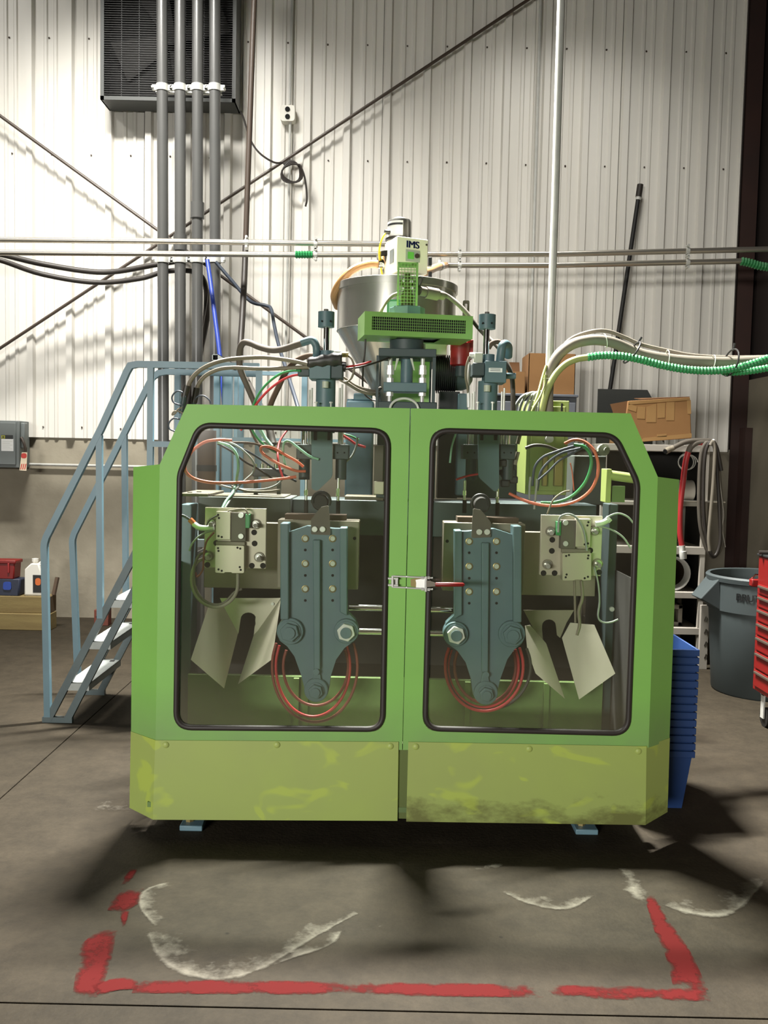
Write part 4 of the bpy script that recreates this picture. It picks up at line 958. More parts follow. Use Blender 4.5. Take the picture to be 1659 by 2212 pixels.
c = at(836, 501, YM-.04); build('cord_plug', MB().cyl(c+V((-.012, 0, 0)), c+V((.02, .01, 0)), .012, 10), 'black', ld)
hose('yellow_cable', [(834, 502, YM-.04), (827, 512, YM-.05), (821, 530, YM-.06), (819, 550, YM-.06), (822, 575, YM-.05), (827, 598, YM-.05)], .005, 'cable_yellow', 'yellow cord looping down the left side of the loader', 'cable', n=6)
hose('suction_hose', [(816, 571, YM-.05), (796, 571, YM-.06), (770, 579, YM-.08), (748, 595, YM-.08), (730, 618, YM-.04), (722, 640, YM+.04), (729, 662, YM+.2)], .0215, 'hose_amber', 'amber ribbed suction hose arching from the loader over the left hopper edge', ridge=.016, n=14, depth=.94)
rh = thing('suction_hose', at(945, 577, 5.6), 'short amber hose joining the loader to the lower right steel tube', 'hose')
build('hose_run', MB().tube(line([(900, 592, 5.1), (925, 585, 5.4), (945, 577, 6.0), (963, 573, 6.88)]), .024, 12), 'hose_amber', rh)
c = at(950, 575.5, 6.2); build('hose_clamp', MB().tube([at(949, 576, 6.16), at(952.5, 575, 6.27)], .029, 14), 'galv', rh)
c = at(950, 569, 6.2); build('clamp_screw', MB().cyl(c, c+V((0, 0, .022)), .011, 8), 'galv', rh)

# ================================================================ EXTRUDER TOWER
def wires(mb, x0, x1, z0, z1, nx, nz, y, w):        # woven wire grid in X-Z
    for i in range(nx+1): x = x0+(x1-x0)*i/nx; mb.bb(x-w/2, x+w/2, y, y+w, z0, z1)
    for i in range(nz+1): z = z0+(z1-z0)*i/nz; mb.bb(x0, x1, y-w*.5, y+w*.5, z-w/2, z+w/2)
    return mb
YX = 4.3
ext = thing('extruder_head', (at(880, 870, YX+.1).x, YX+.1, at(880, 1080, YX).z), 'teal and green extruder head with post frame standing above the two doors', 'machine head')
# green belt guard, slightly turned
A, B = at(788, 672, 4.14), at(1022, 683, 4.22)
zA1, zA0 = A.z, at(787, 723, 4.14).z
xd = V((B.x-A.x, B.y-A.y, 0)); LG = xd.length; zB1 = B.z; hG = zA1-zA0; dG = .24
frm = MB()
wx0, wx1, wz0, wz1 = .034, LG-.034, .024, hG-.022
frm.bb(0, LG, 0, .004, 0, wz0).bb(0, LG, 0, .004, wz1, hG).bb(0, wx0, 0, .004, wz0, wz1).bb(wx1, LG, 0, .004, wz0, wz1)
frm.bb(0, .004, .004, dG, 0, hG).bb(LG-.004, LG, .004, dG, 0, hG).bb(.004, LG-.004, .004, dG, hG-.004, hG).bb(.004, LG-.004, dG-.004, dG, 0, hG-.004)
frm.bb(.004, .16, .004, dG-.004, 0, .004).bb(LG-.14, LG-.004, .004, dG-.004, 0, .004).bb(.16, LG-.14, .004, .05, 0, .004).bb(.16, LG-.14, dG-.04, dG-.004, 0, .004)
bg = build('belt_guard', local(frm, V((A.x, A.y, zA0)), xd), 'guard_green', ext, smooth=False)
build('guard_mesh', local(wires(MB(), wx0-.004, wx1+.004, wz0-.002, wz1+.002, 44, 5, .0045, .0018), V((A.x, A.y, zA0)), xd), 'guard_green', bg, kind='stuff', smooth=False)
build('guard_shade_block', local(MB().bb(.01, LG-.01, .03, dG-.01, .012, hG-.008), V((A.x, A.y, zA0)), xd), 'black', bg, smooth=False)  # black block added so the inside of the guard looks shaded
# collar and upright mesh guard above
def pcyl(px0, px1, py0, py1, Y, material, name, par, n=24, squash=1):
    a, b = at((px0+px1)/2, py1, Y), at((px0+px1)/2, py0, Y); r = (px1-px0)/2*m_px(Y)
    return build(name, MB().cyl((a.x, Y, a.z), (a.x, Y, b.z), r, n), material, par)
c0, c1 = at(880, 679, 4.32), at(880, 662, 4.32); r = 38*m_px(4.32)
build('top_collar', MB().cyl((c0.x, 4.36, c0.z-.02), (c0.x, 4.36, c1.z), r, 8), 'teal', ext, smooth=False, bevel=.004)
g0, g1 = at(859, 662, 4.3), at(902, 569, 4.3); mg = MB(); gx0, gx1, gz0, gz1 = g0.x, g1.x, c1.z, g1.z; gd = .10
wires(mg, gx0, gx1, gz0, gz1, 6, 13, 4.3, .0024)
for i in range(6):
    y = 4.3+gd*i/5
    for x in (gx0, gx1): mg.bb(x-.001, x+.001, y-.001, y+.001, gz0, gz1)
for i in range(17):
    z = gz0+(gz1-gz0)*i/16
    for x in (gx0, gx1): mg.bb(x-.001, x+.001, 4.3, 4.3+gd, z-.001, z+.001)
ug = build('cage_mesh', mg, 'guard_green', ext, kind='stuff', smooth=False)
cf = MB()
for x in (gx0, gx1):
    for y in (4.3, 4.3+gd): cf.bb(x-.004, x+.004, y-.004, y+.004, gz0, gz1+.004)
cf.bb(gx0, gx1, 4.296, 4.304+gd, gz1, gz1+.004)
build('cage_frame', cf, 'guard_green', ext, smooth=False)
zs0, zs1 = c1.z, at(880, 604, 4.35).z; xs_ = (gx0+gx1)/2
build('spindle', MB().lathe((xs_, 4.35, 0), [(.03, zs0), (.03, zs0+.06), (.022, zs0+.06), (.022, zs1-.03), (.036, zs1-.03), (.036, zs1), (.012, zs1), (.012, zs1+.03)], 18), 'olive', ext)
for sx, sz in ((-.022, .06), (.02, .065), (.018, .095), (-.018, .1)):
    build('spindle_screw', MB().cyl((xs_+sx, 4.31, zs0+sz+.02), (xs_+sx, 4.325, zs0+sz+.02), .008, 10), 'galv', ext)
c = at(906, 628, 4.34); rj = MB().tube([c, c+V((.03, .02, -.003)), c+V((.03, .02, -.003)), c+V((.09, .05, -.008)), c+V((.09, .05, -.008)), c+V((.12, .07, -.01))], .02, 12, rf=lambda i: (.022, .022, .028, .028, .02, .02)[i])
build('rotary_joint', rj, 'hose_dusty', ext)
# below the guard
pcyl(842, 914, 734, 757, 4.32, 'teal_dark', 'neck', ext, 24)
a, b = at(818, 769, 4.24), at(943, 754, 4.24)
build('top_plate', MB().bb(a.x, b.x, 4.24, 4.46, a.z, b.z), 'teal_dark', ext, bevel=.003)
for px0, px1, Y in ((811, 819, 4.26), (932, 942, 4.26), (818, 824, 4.44), (926, 933, 4.44)):
    q0, q1 = at(px0, 884, Y), at(px1, 758 if px0 > 900 or Y > 4.3 else 768, Y)
    build('frame_post', MB().bb(q0.x, q1.x, Y-.008, Y+.008, q0.z, q1.z), 'teal_dark', ext, smooth=False)
q0, q1 = at(828, 845, 4.27), at(922, 827, 4.27)
build('cross_plate', MB().bb(q0.x, q1.x, 4.27, 4.40, q0.z, q1.z), 'teal', ext, bevel=.003)
pcyl(865, 891, 768, 830, 4.34, 'teal', 'center_column', ext)
a = at(878, 772, 4.34); build('column_flange', MB().cyl((a.x, 4.34, a.z-.01), (a.x, 4.34, a.z+.02), .055, 24), 'teal_dark', ext)
for px in (841, 911):
    s0_, s1_ = at(px, 878, 4.31), at(px, 772, 4.31)
    build('tie_stud', MB().cyl((s0_.x, 4.31, s0_.z), (s0_.x, 4.31, s1_.z), .010, 12), 'galv', ext)
    for py, r in ((795, .017), (804, .019), (822, .018), (850, .018)):
        q = at(px, py, 4.31); build('stud_nut', MB().cyl((s0_.x, 4.31, q.z-.012), (s0_.x, 4.31, q.z+.012), r, 6), 'galv', ext, smooth=False)
for px0, px1, x2 in ((856, 862, 852), (891, 886, 896)):
    q = [at(px0, 774, 4.28), at(px1, 774, 4.28), at((px0+x2)/2, 800, 4.28), at(x2, 800, 4.28)]
    build('bracket_arm', MB().plate([(v.x, v.z) for v in q], 4.28, 4.30), 'panel_grey', ext, smooth=False)
q0, q1 = at(812, 1075, 4.25), at(944, 869, 4.25)
build('head_base', MB().bb(q0.x, q1.x, 4.25, 4.5, q0.z, q1.z), 'teal_dark', ext, bevel=.004)
c = at(873, 884, 4.24); build('heater_band', MB().tube([c+V((math.cos(t*.157)*.066, -.004, math.sin(t*.157)*.05)) for t in range(21)], .006, 8), 'galv', ext)
build('feed_throat', MB().bb(xh-.10, xh+.10, YHp-.10, YHp+.10, at(880, 1075, YHp).z, zlow-.28), 'guard_green', ext, bevel=.004)
q0, q1 = at(846, 872, 4.56), at(930, 770, 4.56); build('green_shield', MB().bb(q0.x, q1.x, 4.56, 4.57, q0.z, q1.z), 'guard_green', ext, smooth=False)
# motor behind on the right
YMo = 4.72
mo = thing('drive_motor', at(970, 870, YMo), 'black finned electric motor behind the right cylinder above the door', 'motor')
a, b = at(938, 808, YMo), at(985, 808, YMo); rm_ = 41*m_px(YMo)
prof = [(rm_*.9, 0)]; n_f = 11; Lm = b.x-a.x
for i in range(n_f):
    s_ = i/n_f*Lm; prof += [(rm_*.86, s_), (rm_, s_+.002), (rm_, s_+Lm/n_f*.45), (rm_*.86, s_+Lm/n_f*.5)]
prof += [(rm_*.86, Lm)]
build('motor_body', MB().lathe((a.x, YMo, a.z), prof, 32, (1, 0, 0)), 'motor_black', mo)
build('end_bell', MB().lathe((b.x, YMo, a.z), [(rm_*.84, 0), (rm_*.84, .03), (rm_*.72, .065), (rm_*.35, .085)], 32, (1, 0, 0)), 'teal_dark', mo)
q0, q1 = at(943, 1075, YMo), at(1004, 848, YMo); build('motor_stand', MB().bb(q0.x, q1.x-.03, YMo-.06, YMo+.06, q0.z, q1.z), 'motor_black', mo, smooth=False)
q0, q1 = at(918, 766, YMo-.1), at(966, 737, YMo-.1); build('terminal_box', MB().bb(q0.x, q1.x, YMo-.1, YMo+.05, q0.z, q1.z), 'panel_grey', mo, bevel=.004)
YRd = 4.55
rc = thing('red_plug', at(995, 792, YRd), 'red round plug hanging under the right end of the green guard', 'plug')
c = at(994, 791, YRd); zt_ = at(994, 742, YRd).z; rr_ = 21.5*m_px(YRd)
build('cap_body', MB().lathe((c.x, YRd, 0), [(rr_*.85, c.z), (rr_, c.z+.006), (rr_, c.z+.075), (rr_*1.03, c.z+.078), (rr_*1.03, zt_)], 28), 'red', rc)
build('cap_stem', MB().cyl((c.x+.004, YRd, c.z-.05), (c.x+.004, YRd, c.z), rr_*.55, 20), 'teal_dark', rc)
q0, q1 = at(1012, 775, YRd), at(1022, 735, YRd); build('cap_bracket', MB().bb(q0.x-.01, q1.x, YRd-.02, YRd+.06, q0.z, q1.z), 'red_dull', rc, bevel=.003)
a = at(1007, 668, 4.7); build('lifting_lug', MB().plate([rpoly([(a.x-.018, a.z-.14), (a.x+.016, a.z-.14), (a.x+.016, a.z+.045), (a.x-.018, a.z+.045)], .008, 3), rpoly([(a.x-.008, a.z), (a.x+.006, a.z), (a.x+.006, a.z+.03), (a.x-.008, a.z+.03)], .004, 3)], 4.7, 4.712), 'hose_dusty', label='small dark lifting lug above the right end of the green guard', cat='lug', smooth=False)
q0, q1 = at(744, 1075, 4.85), at(808, 866, 4.85); gb = thing('blue_gearbox', (q0.x+.06, 4.9, q0.z), 'small blue gearbox peeking over the left door by the centre', 'gearbox')
build('gear_case', MB().bb(q0.x, q1.x, 4.85, 5.0, q0.z, q1.z), 'stair_blue', gb, bevel=.012)
q = at(786, 866, 4.9); build('gear_cover', MB().bb(q.x-.055, q.x+.045, 4.87, 4.98, q.z, q.z+.04), 'stair_blue', gb, bevel=.008)
q = at(757, 866, 4.86); build('gear_plug', MB().cyl((q.x, 4.9, q.z), (q.x, 4.9, q.z+.012), .02, 10), 'stair_blue', gb)
q0, q1 = at(985, 1070, 4.55), at(1012, 850, 4.55); build('teal_column', MB().bb(q0.x, q1.x, 4.55, 4.65, q0.z, q1.z), 'teal', label='teal steel upright right of the black motor', cat='column', bevel=.006)

# ================================================================ BLOW-PIN CYLINDERS (one over each door)
YK = 4.0
def cylinder(label, cap, rodx, rody, head, block, body, plate, sgn, pins, nameplate=None):
    zbot = at(plate[0], 1062, YK).z
    r = thing('blow_cylinder', (at((plate[0]+plate[1])/2, 900, YK).x, YK+.05, zbot), label, 'cylinder', 'teal cylinders above the doors')
    def C(px0, px1, py0, py1, name, material, Y=YK+.05, n=24, par=r): return pcyl(px0, px1, py0, py1, Y, material, name, par, n)
    cp_ = C(cap[0], cap[1], cap[2], cap[3], 'cap', 'teal', n=32)
    C((cap[0]+cap[1])/2-5, (cap[0]+cap[1])/2+5, cap[2]-6, cap[2]+2, 'cap_stud', 'purlin', n=12)
    for dx in (-.25, .28):
        x = (cap[0]+cap[1])/2+dx*(cap[1]-cap[0]); q = at(x, cap[3]-13, YK+.05-(cap[1]-cap[0])/2*m_px(YK)*.93)
        build('set_hole', MB().cyl((q.x, q.y-.006, q.z), (q.x, q.y+.01, q.z), .0042, 10), 'hole', cp_)
    C(rodx[0], rodx[1], rody[0], rody[1], 'piston_rod', 'chrome')
    C(head[0], head[1], head[2], head[3], 'head_flange', 'teal')
    build('head_block', MB().pbox(block[0], block[2], block[1], block[3], YK-.02, .14), 'teal', r, bevel=.003)
    if nameplate:
        np_ = build('name_plate', MB().pbox(*nameplate, YK-.022, .002), 'label_white', r, smooth=False)
        pl_ = MB()
        for j in range(2): pl_.pbox(nameplate[0]+3, nameplate[1]+1.5+j*3.5, nameplate[2]-4, nameplate[1]+3+j*3.5, YK-.0225, .0006)
        build('plate_print', pl_, 'box_grey', np_, smooth=False)
    C(body[0], body[1], body[2], body[3], 'cylinder_body', 'teal')
    C((body[0]+body[1])/2-6, (body[0]+body[1])/2+8, body[2]+8, body[2]+22, 'body_collar', 'panel_grey', YK-.005, 16)
    for px, yt in ((body[0]-9, body[2]+22), (body[0]-14, body[2]+26), (body[1]+9, body[2]+22), (body[1]+14, body[2]+14)):
        C(px-2.2, px+2.2, yt, 960, 'tie_rod', 'galv', YK+.03, 8)
    for px in (body[0]+2, body[1]-8):
        q = at(px, 868, YK-.03); build('guide_screw', MB().cyl((q.x, YK-.03, at(px, 925, YK).z), (q.x, YK-.03, q.z), .0035, 8).cyl((q.x, YK-.03, q.z-.006), (q.x, YK-.03, q.z), .008, 8), 'galv', r)
    # seen through the window
    p0, p1 = plate
    if sgn > 0: ol = [(p0, 925), (p1, 925), (p1, 1030), (p1-34, 1062), (p0, 1055)]; rd = [0, 0, 18, 10, 4]
    else: ol = [(p0, 925), (p1, 925), (p1, 1055), (p1-9, 1063), (p0, 1030)]; rd = [0, 0, 4, 6, 18]
    k = m_px(YK-.03); oz = [(at(x, y, YK-.03).x, at(x, y, YK-.03).z) for x, y in ol]
    build('support_plate', MB().plate(rpoly(oz, [v*k for v in rd], 5), YK-.03, YK-.012), 'teal', r, smooth=False)
    for x in (p0+8, p1-7): build('plate_slot', MB().pbox(x-3.4, 926, x+3.4, 951, YK-.033, .003), 'hole', r, smooth=False)
    for s in (-1, 1):
        xm_ = p0-16 if s < 0 else p1+18
        C(xm_-6, xm_+6, 926, 962, 'guide_rod', 'chrome', YK+.06, 16)
        bb_ = build('guide_block', MB().pbox(xm_-17, 960, xm_+17, 992, YK+.0, .12), 'teal_dark', r, bevel=.003)
        for dx in (-7, 8):
            q = at(xm_+dx, 978, YK); build('block_hole', MB().cyl((q.x, YK-.001, q.z), (q.x, YK+.005, q.z), .004, 8), 'hole', bb_)
        C(xm_-12, xm_+12, 992, 1036, 'pin_holder', 'teal_dark', YK+.05, 20)
    for px, yt, yb in pins:
        C(px-3.2, px+3.2, yt-4, yb, 'blow_pin', 'steel', YK+.02, 14); C(px-4.6, px+4.6, yt+18, yb-10, 'pin_sleeve', 'chrome', YK+.02, 14); C(px-4.6, px+4.6, yb, yb+28, 'pin_tip', 'interior_dark', YK+.02, 14)
    return r
cylinder('teal cylinder with a black-taped valve block above the left door', (687, 722, 674, 707), (698, 711), (704, 762), (690, 721, 758, 775), (668, 714, 772, 818), (681, 723, 816, 935), (673, 718), 1, ((661, 1040, 1080), (730, 1037, 1082)))
cylinder('teal cylinder with a white name plate above the right door', (1034, 1070, 680, 711), (1043, 1056), (708, 770), (1042, 1068, 766, 784), (1048, 1094, 780, 826), (1030, 1072, 824, 935), (1033, 1078), -1, ((1003, 1042, 1080), (1074, 1056, 1086)), (1056, 795, 1085, 804))
# ports and elbows on the heads
def elbow(pts, r, label, par_loc): return build('hose_elbow', MB().tube(line(pts, 6), r, 14), 'teal', label=label, cat='fitting')
vb = thing('valve_block', at(727, 820, YK), 'dark valve block wrapped in black tape beside the left cylinder', 'valve block')
build('block_body', MB().pbox(714.5, 786, 740, 817, YK-.01, .12), 'teal_dark', vb, bevel=.003)
tp = line([(664, 783, YK-.028), (690, 779, YK-.03), (715, 776, YK-.03), (739, 774, YK-.024)], 5); mbt = MB(); vs = []
for i, q in enumerate(tp):
    hgt = (9+5*i/len(tp)+1.5*math.sin(i*1.3))*m_px(YK); vs += [q+V((0, 0, hgt)), q+V((0, -.004, 0)), q-V((0, 0, hgt*1.1))]
mbt.add(vs, [(3*i+j, 3*i+3+j, 3*i+4+j, 3*i+1+j) for i in range(len(tp)-1) for j in range(2)])
tpo = build('tape_wrap', mbt, 'tape_black', vb); sd = tpo.modifiers.new('thick', 'SOLIDIFY'); sd.thickness = .003
build('cable_gland', MB().cyl(at(738, 792, YK+.02), at(747, 793, YK+.02), .022, 12), 'black', vb)
vb2 = thing('valve_block', at(1036, 811, YK), 'dark valve block left of the right cylinder with a small grey port', 'valve block')
build('block_body', MB().pbox(1022, 784, 1047, 811, YK-.01, .12), 'teal_dark', vb2, bevel=.003)
build('port_block', MB().pbox(1026, 762, 1043, 784, YK+.0, .06), 'panel_grey', vb2, bevel=.003)
build('port_fitting', MB().cyl(at(1014, 768, YK+.03), at(1027, 768, YK+.03), .014, 12), 'galv', vb2)
vb3 = thing('port_fitting', at(732, 774, YK), 'small grey port with a brass elbow right of the left cylinder', 'fitting')
build('port_block', MB().pbox(722, 758, 737, 775, YK+.0, .06), 'panel_grey', vb3, bevel=.003)
build('port_elbow', MB().cyl(at(737, 766, YK+.03), at(752, 766, YK+.03), .012, 12), 'brass', vb3)
elbow([(650, 741, YK+.03), (662, 737, YK+.03), (674, 735, YK+.03), (682, 745, YK+.03), (684, 758, YK+.03), (683, 774, YK+.05)], .017, 'teal hose elbow on the left cylinder head', None)
elbow([(1080, 782, YK+.05), (1082, 765, YK+.04), (1085, 748, YK+.04), (1091, 743, YK+.06), (1098, 750, YK+.1), (1098, 770, YK+.14)], .019, 'teal hose elbow on the right cylinder head', None)
elbow([(1092, 812, YK+.05), (1105, 812, YK+.06), (1114, 812, YK+.06)], .0135, 'teal hose stub on the right side of the right cylinder block', None)

# ================================================================ MACHINE: doors, bed, beams
YD0 = 3.40
kD = m_px(YD0)
mach = thing('blow_molding_machine', (at(860, 1790, 4.2).x, 4.2, 0), 'large green blow molding machine with two windowed safety doors', 'machine')
def door(outer, win, wr, facet_i, facet_o, kick, kick_f, screws, latch_side, dustlo):
    ol = P2(outer, YD0); wl = rpoly(P2(win, YD0), [r*kD for r in wr], 8)
    mb = MB().plate([ol, wl], YD0, YD0+.004)
    fi = [at(x, y, YD0) for x, y in facet_i]; fo = [at(x, y, YD0+.105) for x, y in facet_o]
    s = 1 if fo[0].x > fi[0].x else -1
    nb = lambda v: v+V((-s*.003, .003, 0))
    mb.add([fi[0], fo[0], fo[1], fi[1], nb(fi[0]), nb(fo[0]), nb(fo[1]), nb(fi[1])], [(0, 1, 2, 3), (4, 7, 6, 5), (0, 4, 5, 1), (1, 5, 6, 2), (2, 6, 7, 3)])
    ba = [v+V((0, .13, 0)) for v in fo]
    mb.add([fo[0], ba[0], ba[1], fo[1]]+[v+V((-s*.003, 0, 0)) for v in (fo[0], ba[0], ba[1], fo[1])], [(0, 1, 2, 3), (4, 7, 6, 5), (0, 4, 5, 1), (1, 5, 6, 2)])
    # folded edges
    t_ = [at(x, y, YD0) for x, y in outer]
    for i in range(len(t_)-1):
        a, b = t_[i], t_[i+1]
        if abs(a.z-b.z) < .1 and a.z < 1.0: continue
        mb.add([a, b, b+V((0, .045, 0)), a+V((0, .045, 0))], [(0, 1, 2, 3)])
    # box behind the facet, open at the top
    inn = [v+V((0, .235, 0)) for v in fi]
    mb.add([ba[0], inn[0], inn[1], ba[1]]+[v+V((0, -.003, 0)) for v in (ba[0], inn[0], inn[1], ba[1])], [(0, 1, 2, 3), (4, 7, 6, 5), (0, 4, 5, 1)])
    d = build('safety_door', mb, 'green', mach, smooth=False)
    mid = rpoly([tuple(V(p)) for p in P2(win, YD0)], [r*kD for r in wr], 8)
    cxm = sum(p[0] for p in mid)/len(mid); czm = sum(p[1] for p in mid)/len(mid)
    build('window_gasket', MB().tube([V((x+(cxm-x)*.022, YD0-.001, z+(czm-z)*.016)) for x, z in mid], 6.4*kD, 12, closed=True), 'rubber', d)
    zs_ = [p[1] for p in wl]; zl, zh = min(zs_), max(zs_)
    build('window_pane', MB().plate(wl, YD0+.005, YD0+.008), 'pane', d, smooth=False)
    # subdivided pane gives the dust film its gradient towards the lower edge
    kb = MB().plate(P2(kick, YD0-.004), YD0-.005, YD0-.001)
    ki = [at(x, y, YD0-.004) for x, y in kick_f[0]]; ko = [at(x, y, YD0+.101) for x, y in kick_f[1]]
    q = V((s*-.003, .003, 0))
    kb.add([ki[0], ko[0], ko[1], ki[1], ki[0]+q, ko[0]+q, ko[1]+q, ki[1]+q], [(0, 1, 2, 3), (4, 7, 6, 5), (0, 4, 5, 1), (1, 5, 6, 2), (2, 6, 7, 3), (0, 3, 7, 4)])
    kb.add([ko[0], ko[0]+V((0, .1, 0)), ko[1]+V((0, .1, 0)), ko[1]], [(0, 1, 2, 3)])
    kz0 = min(v.z for v in kb.v); kz1 = max(v.z for v in kb.v)
    kp = build('kick_panel', kb, 'lime_worn', d, smooth=False)
    return d, kp, kz0, kz1, zl, zh
LW_ = [(428, 913.5), (845, 926.5), (832, 1581), (376, 1577), (384, 1022)]
RW_ = [(929, 925), (1331, 936), (1381, 1040), (1360, 1590), (912, 1579)]
dl = door([(336, 1606), (345, 1003), (404, 873), (885.6, 882), (868.6, 1620)], LW_, [40, 38, 36, 36, 70], [(345, 1003), (336, 1606)], [(288, 1009), (283, 1586)],
          [(335.5, 1599), (861, 1602.5), (858.5, 1773), (330, 1770.5)], ([(335.5, 1599), (330, 1770.5)], [(282.5, 1580), (279.5, 1745)]), None, None, 0)
dr = door([(870, 1620), (888, 882), (1362, 893), (1421, 1030), (1401, 1615)], RW_, [38, 45, 70, 36, 36], [(1421, 1030), (1401, 1615)], [(1467, 1036), (1446, 1600)],
          [(882, 1602.5), (1396.5, 1612), (1394.5, 1782), (877.5, 1774.5)], ([(1396.5, 1612), (1394.5, 1782)], [(1447, 1594), (1442, 1754)]), None, None, 0)
def grid_plate(o, f, name):                         # cuts a flat panel finely and stores a wear value per point
    me = o.data; bm = bmesh.new(); bm.from_mesh(me)
    for _ in range(1):
        for ax, n in ((2, 26), (0, 20)):
            cs = [v.co[ax] for v in bm.verts]; lo, hi = min(cs), max(cs)
            for i in range(1, n):
                no = V((0, 0, 0)); no[ax] = 1; co = V((0, 0, 0)); co[ax] = lo+(hi-lo)*i/n
                bmesh.ops.bisect_plane(bm, geom=bm.verts[:]+bm.edges[:]+bm.faces[:], plane_co=co, plane_no=no)
    bm.to_mesh(me); bm.free()
    L = ROOT[o.name]
    a = me.attributes.new(name, 'FLOAT', 'POINT'); a.data.foreach_set('value', [f(V(v.co)+L) for v in me.vertices])
for (d, kp, kz0, kz1, zl, zh), am in ((dl, .0), (dr, .36)):
    grid_plate(kp, lambda p: (am*max(0, 1-(p.z-kz0)/.16)**.7+(.10 if am else .04)*max(0, 1-(p.z-kz0)/.3)), 'grime')
    for c in d.children:
        if c.name.startswith('window_pane'): grid_plate(c, lambda p: (.03 if not am else .024)+.085*max(0, 1-(p.z-zl)/.42)**1.6, 'dust')
kz0 = 0
sp = None
for d, pos in ((dl[0], [(358, 1609), (598, 1609), (843, 1612)]), (dr[0], [(898, 1613), (1143, 1618), (1379, 1623)])):
    for px, py in pos:
        c = at(px, py, YD0-.006)
        b = MB().lathe((c.x, c.y, c.z), [(.0125, .001), (.0125, -.0015), (.009, -.005), (.004, -.0065)], 16, (0, 1, 0)).cyl((c.x, c.y-.0068, c.z), (c.x, c.y-.0035, c.z), .0032, 6)
        build('panel_screw', b, 'lime', d)
build('center_post', MB().pbox(855, 1604, 886, 1772, YD0+.008, .03), 'olive', mach, smooth=False)
# toggle latch across the two doors
lt_ = thing('toggle_latch', at(900, 1262, YD0), 'steel toggle latch with a red handle joining the two green doors', 'latch')
YLt = YD0-.03
build('keeper', MB().pbox(845, 1248, 860, 1267, YD0-.016, .016), 'galv', lt_, bevel=.002)
for py in (1250, 1264.5): build('keeper_tab', MB().pbox(838, py-1.6, 860, py+1.6, YD0-.03, .03), 'galv', lt_, smooth=False)
for y0, y1 in ((1244.5, 1248.5), (1268, 1273)): build('latch_rod', MB().cyl(at(847, y0, YLt), at(935, y1, YLt), .0033, 10), 'galv', lt_)
build('hook_bar', MB().cyl(at(848, 1244, YLt), at(848, 1268, YLt), .0045, 10), 'galv', lt_)
build('base_plate', MB().plate(P2([(887, 1251), (915, 1246), (920, 1268), (916, 1272), (887, 1266)], YD0-.004), YD0-.006, YD0-.0005), 'brass', lt_, smooth=False)
for a, b in (((899, 1258), (922, 1254)), ((899, 1265), (922, 1267))): build('side_link', MB().bar(at(a[0], a[1], YLt+.008), at(b[0], b[1], YLt), .006, .02), 'galv', lt_, smooth=False)
build('cross_bar', MB().pbox(917.5, 1245, 922.5, 1279, YLt-.01, .012), 'galv', lt_, bevel=.002)
for px, py in ((913, 1248.5), (925.5, 1248.5), (913, 1273), (926, 1274)):
    c = at(px, py, YLt-.004); build('adjuster_nut', MB().cyl((c.x-.005, YLt, c.z), (c.x+.005, YLt, c.z), .0062, 6), 'galv', lt_, smooth=False)
build('lever', MB().plate(P2([(921, 1254), (929, 1254), (942, 1260), (942, 1266), (921, 1268)], YLt-.01), YLt-.014, YLt-.008), 'hose_grey', lt_, smooth=False)
build('red_grip', MB().tube([at(940, 1262.5, YLt-.012), at(943, 1262.5, YLt-.012), at(970, 1262.5, YLt-.018), at(1000, 1263, YLt-.022), at(1003.5, 1263, YLt-.022)], .008, 12, rf=lambda i: (.0065, .0082, .0085, .0075, .003)[i]), 'red', lt_)
# bed, frame columns and beams inside
bx0, bx1 = at(345, 1700, 3.72).x, 1.055
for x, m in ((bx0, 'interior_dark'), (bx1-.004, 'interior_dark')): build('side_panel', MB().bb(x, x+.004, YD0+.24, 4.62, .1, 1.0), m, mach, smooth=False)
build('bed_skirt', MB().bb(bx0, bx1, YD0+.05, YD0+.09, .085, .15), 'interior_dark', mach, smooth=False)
zbt = at(650, 1462, 4.02).z
build('bed_panel', MB().bb(bx0+.05, bx1-.05, 4.02, 4.05, .12, zbt), 'bed_green', mach, smooth=False)
build('bed_tray', MB().bb(bx0+.03, bx1-.03, YD0+.006, 4.02, .12, .14), 'bed_green', mach, smooth=False)  # front edge carried forward to keep light off the floor below
build('bed_frame', MB().bb(bx0+.06, bx1-.06, 4.05, 5.6, .012, zbt-.06), 'interior_dark', mach, smooth=False)  # bed body, lowered nearly to the floor to block light from behind
for i, px in enumerate((640, 660, 860, 1010, 1180)):
    q = at(px, 1500, 4.01); build('bed_rib', MB().bb(q.x-.012, q.x+.012, 4.0, 4.02, .14, zbt-.004), 'bed_green', mach, smooth=False)
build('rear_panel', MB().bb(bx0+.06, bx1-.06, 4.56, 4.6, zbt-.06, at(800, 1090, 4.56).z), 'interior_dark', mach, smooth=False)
bz1, bz0 = at(600, 1076, 4.22).z, at(600, 1168, 4.22).z
xm = at(627, 1100, 4.22).x
build('cross_beam', MB().bb(bx0+.05, xm, 4.22, 4.55, bz0, bz1), 'beam', mach, bevel=.004)
build('cross_beam', MB().bb(xm+.004, bx1-.05, 4.26, 4.55, bz0+.03, bz1-.004), 'teal_dark', mach, bevel=.004)
build('beam_cover', MB().bb(bx0+.06, xm-.03, 4.24, 4.53, bz1, bz1+.006), 'beam_top', mach, smooth=False)
build('beam_cover', MB().bb(at(745, 1066, 4.3).x, at(828, 1066, 4.3).x, 4.29, 4.5, bz1-.004, bz1+.012), 'beam_top', mach, smooth=False)
for px0, px1, m in ((386, 414, 'teal'), (1300, 1336, 'teal_dark')):
    q0, q1 = at(px0, 1570, 4.06), at(px1, 1090, 4.06); build('side_column', MB().bb(q0.x, q1.x, 4.06, 4.2, .14, q1.z), m, mach, bevel=.004)
q = at(1322, 1316, 4.05); build('column_bolt', MB().cyl((q.x, 4.048, q.z), (q.x, 4.06, q.z), .011, 10), 'galv', mach)
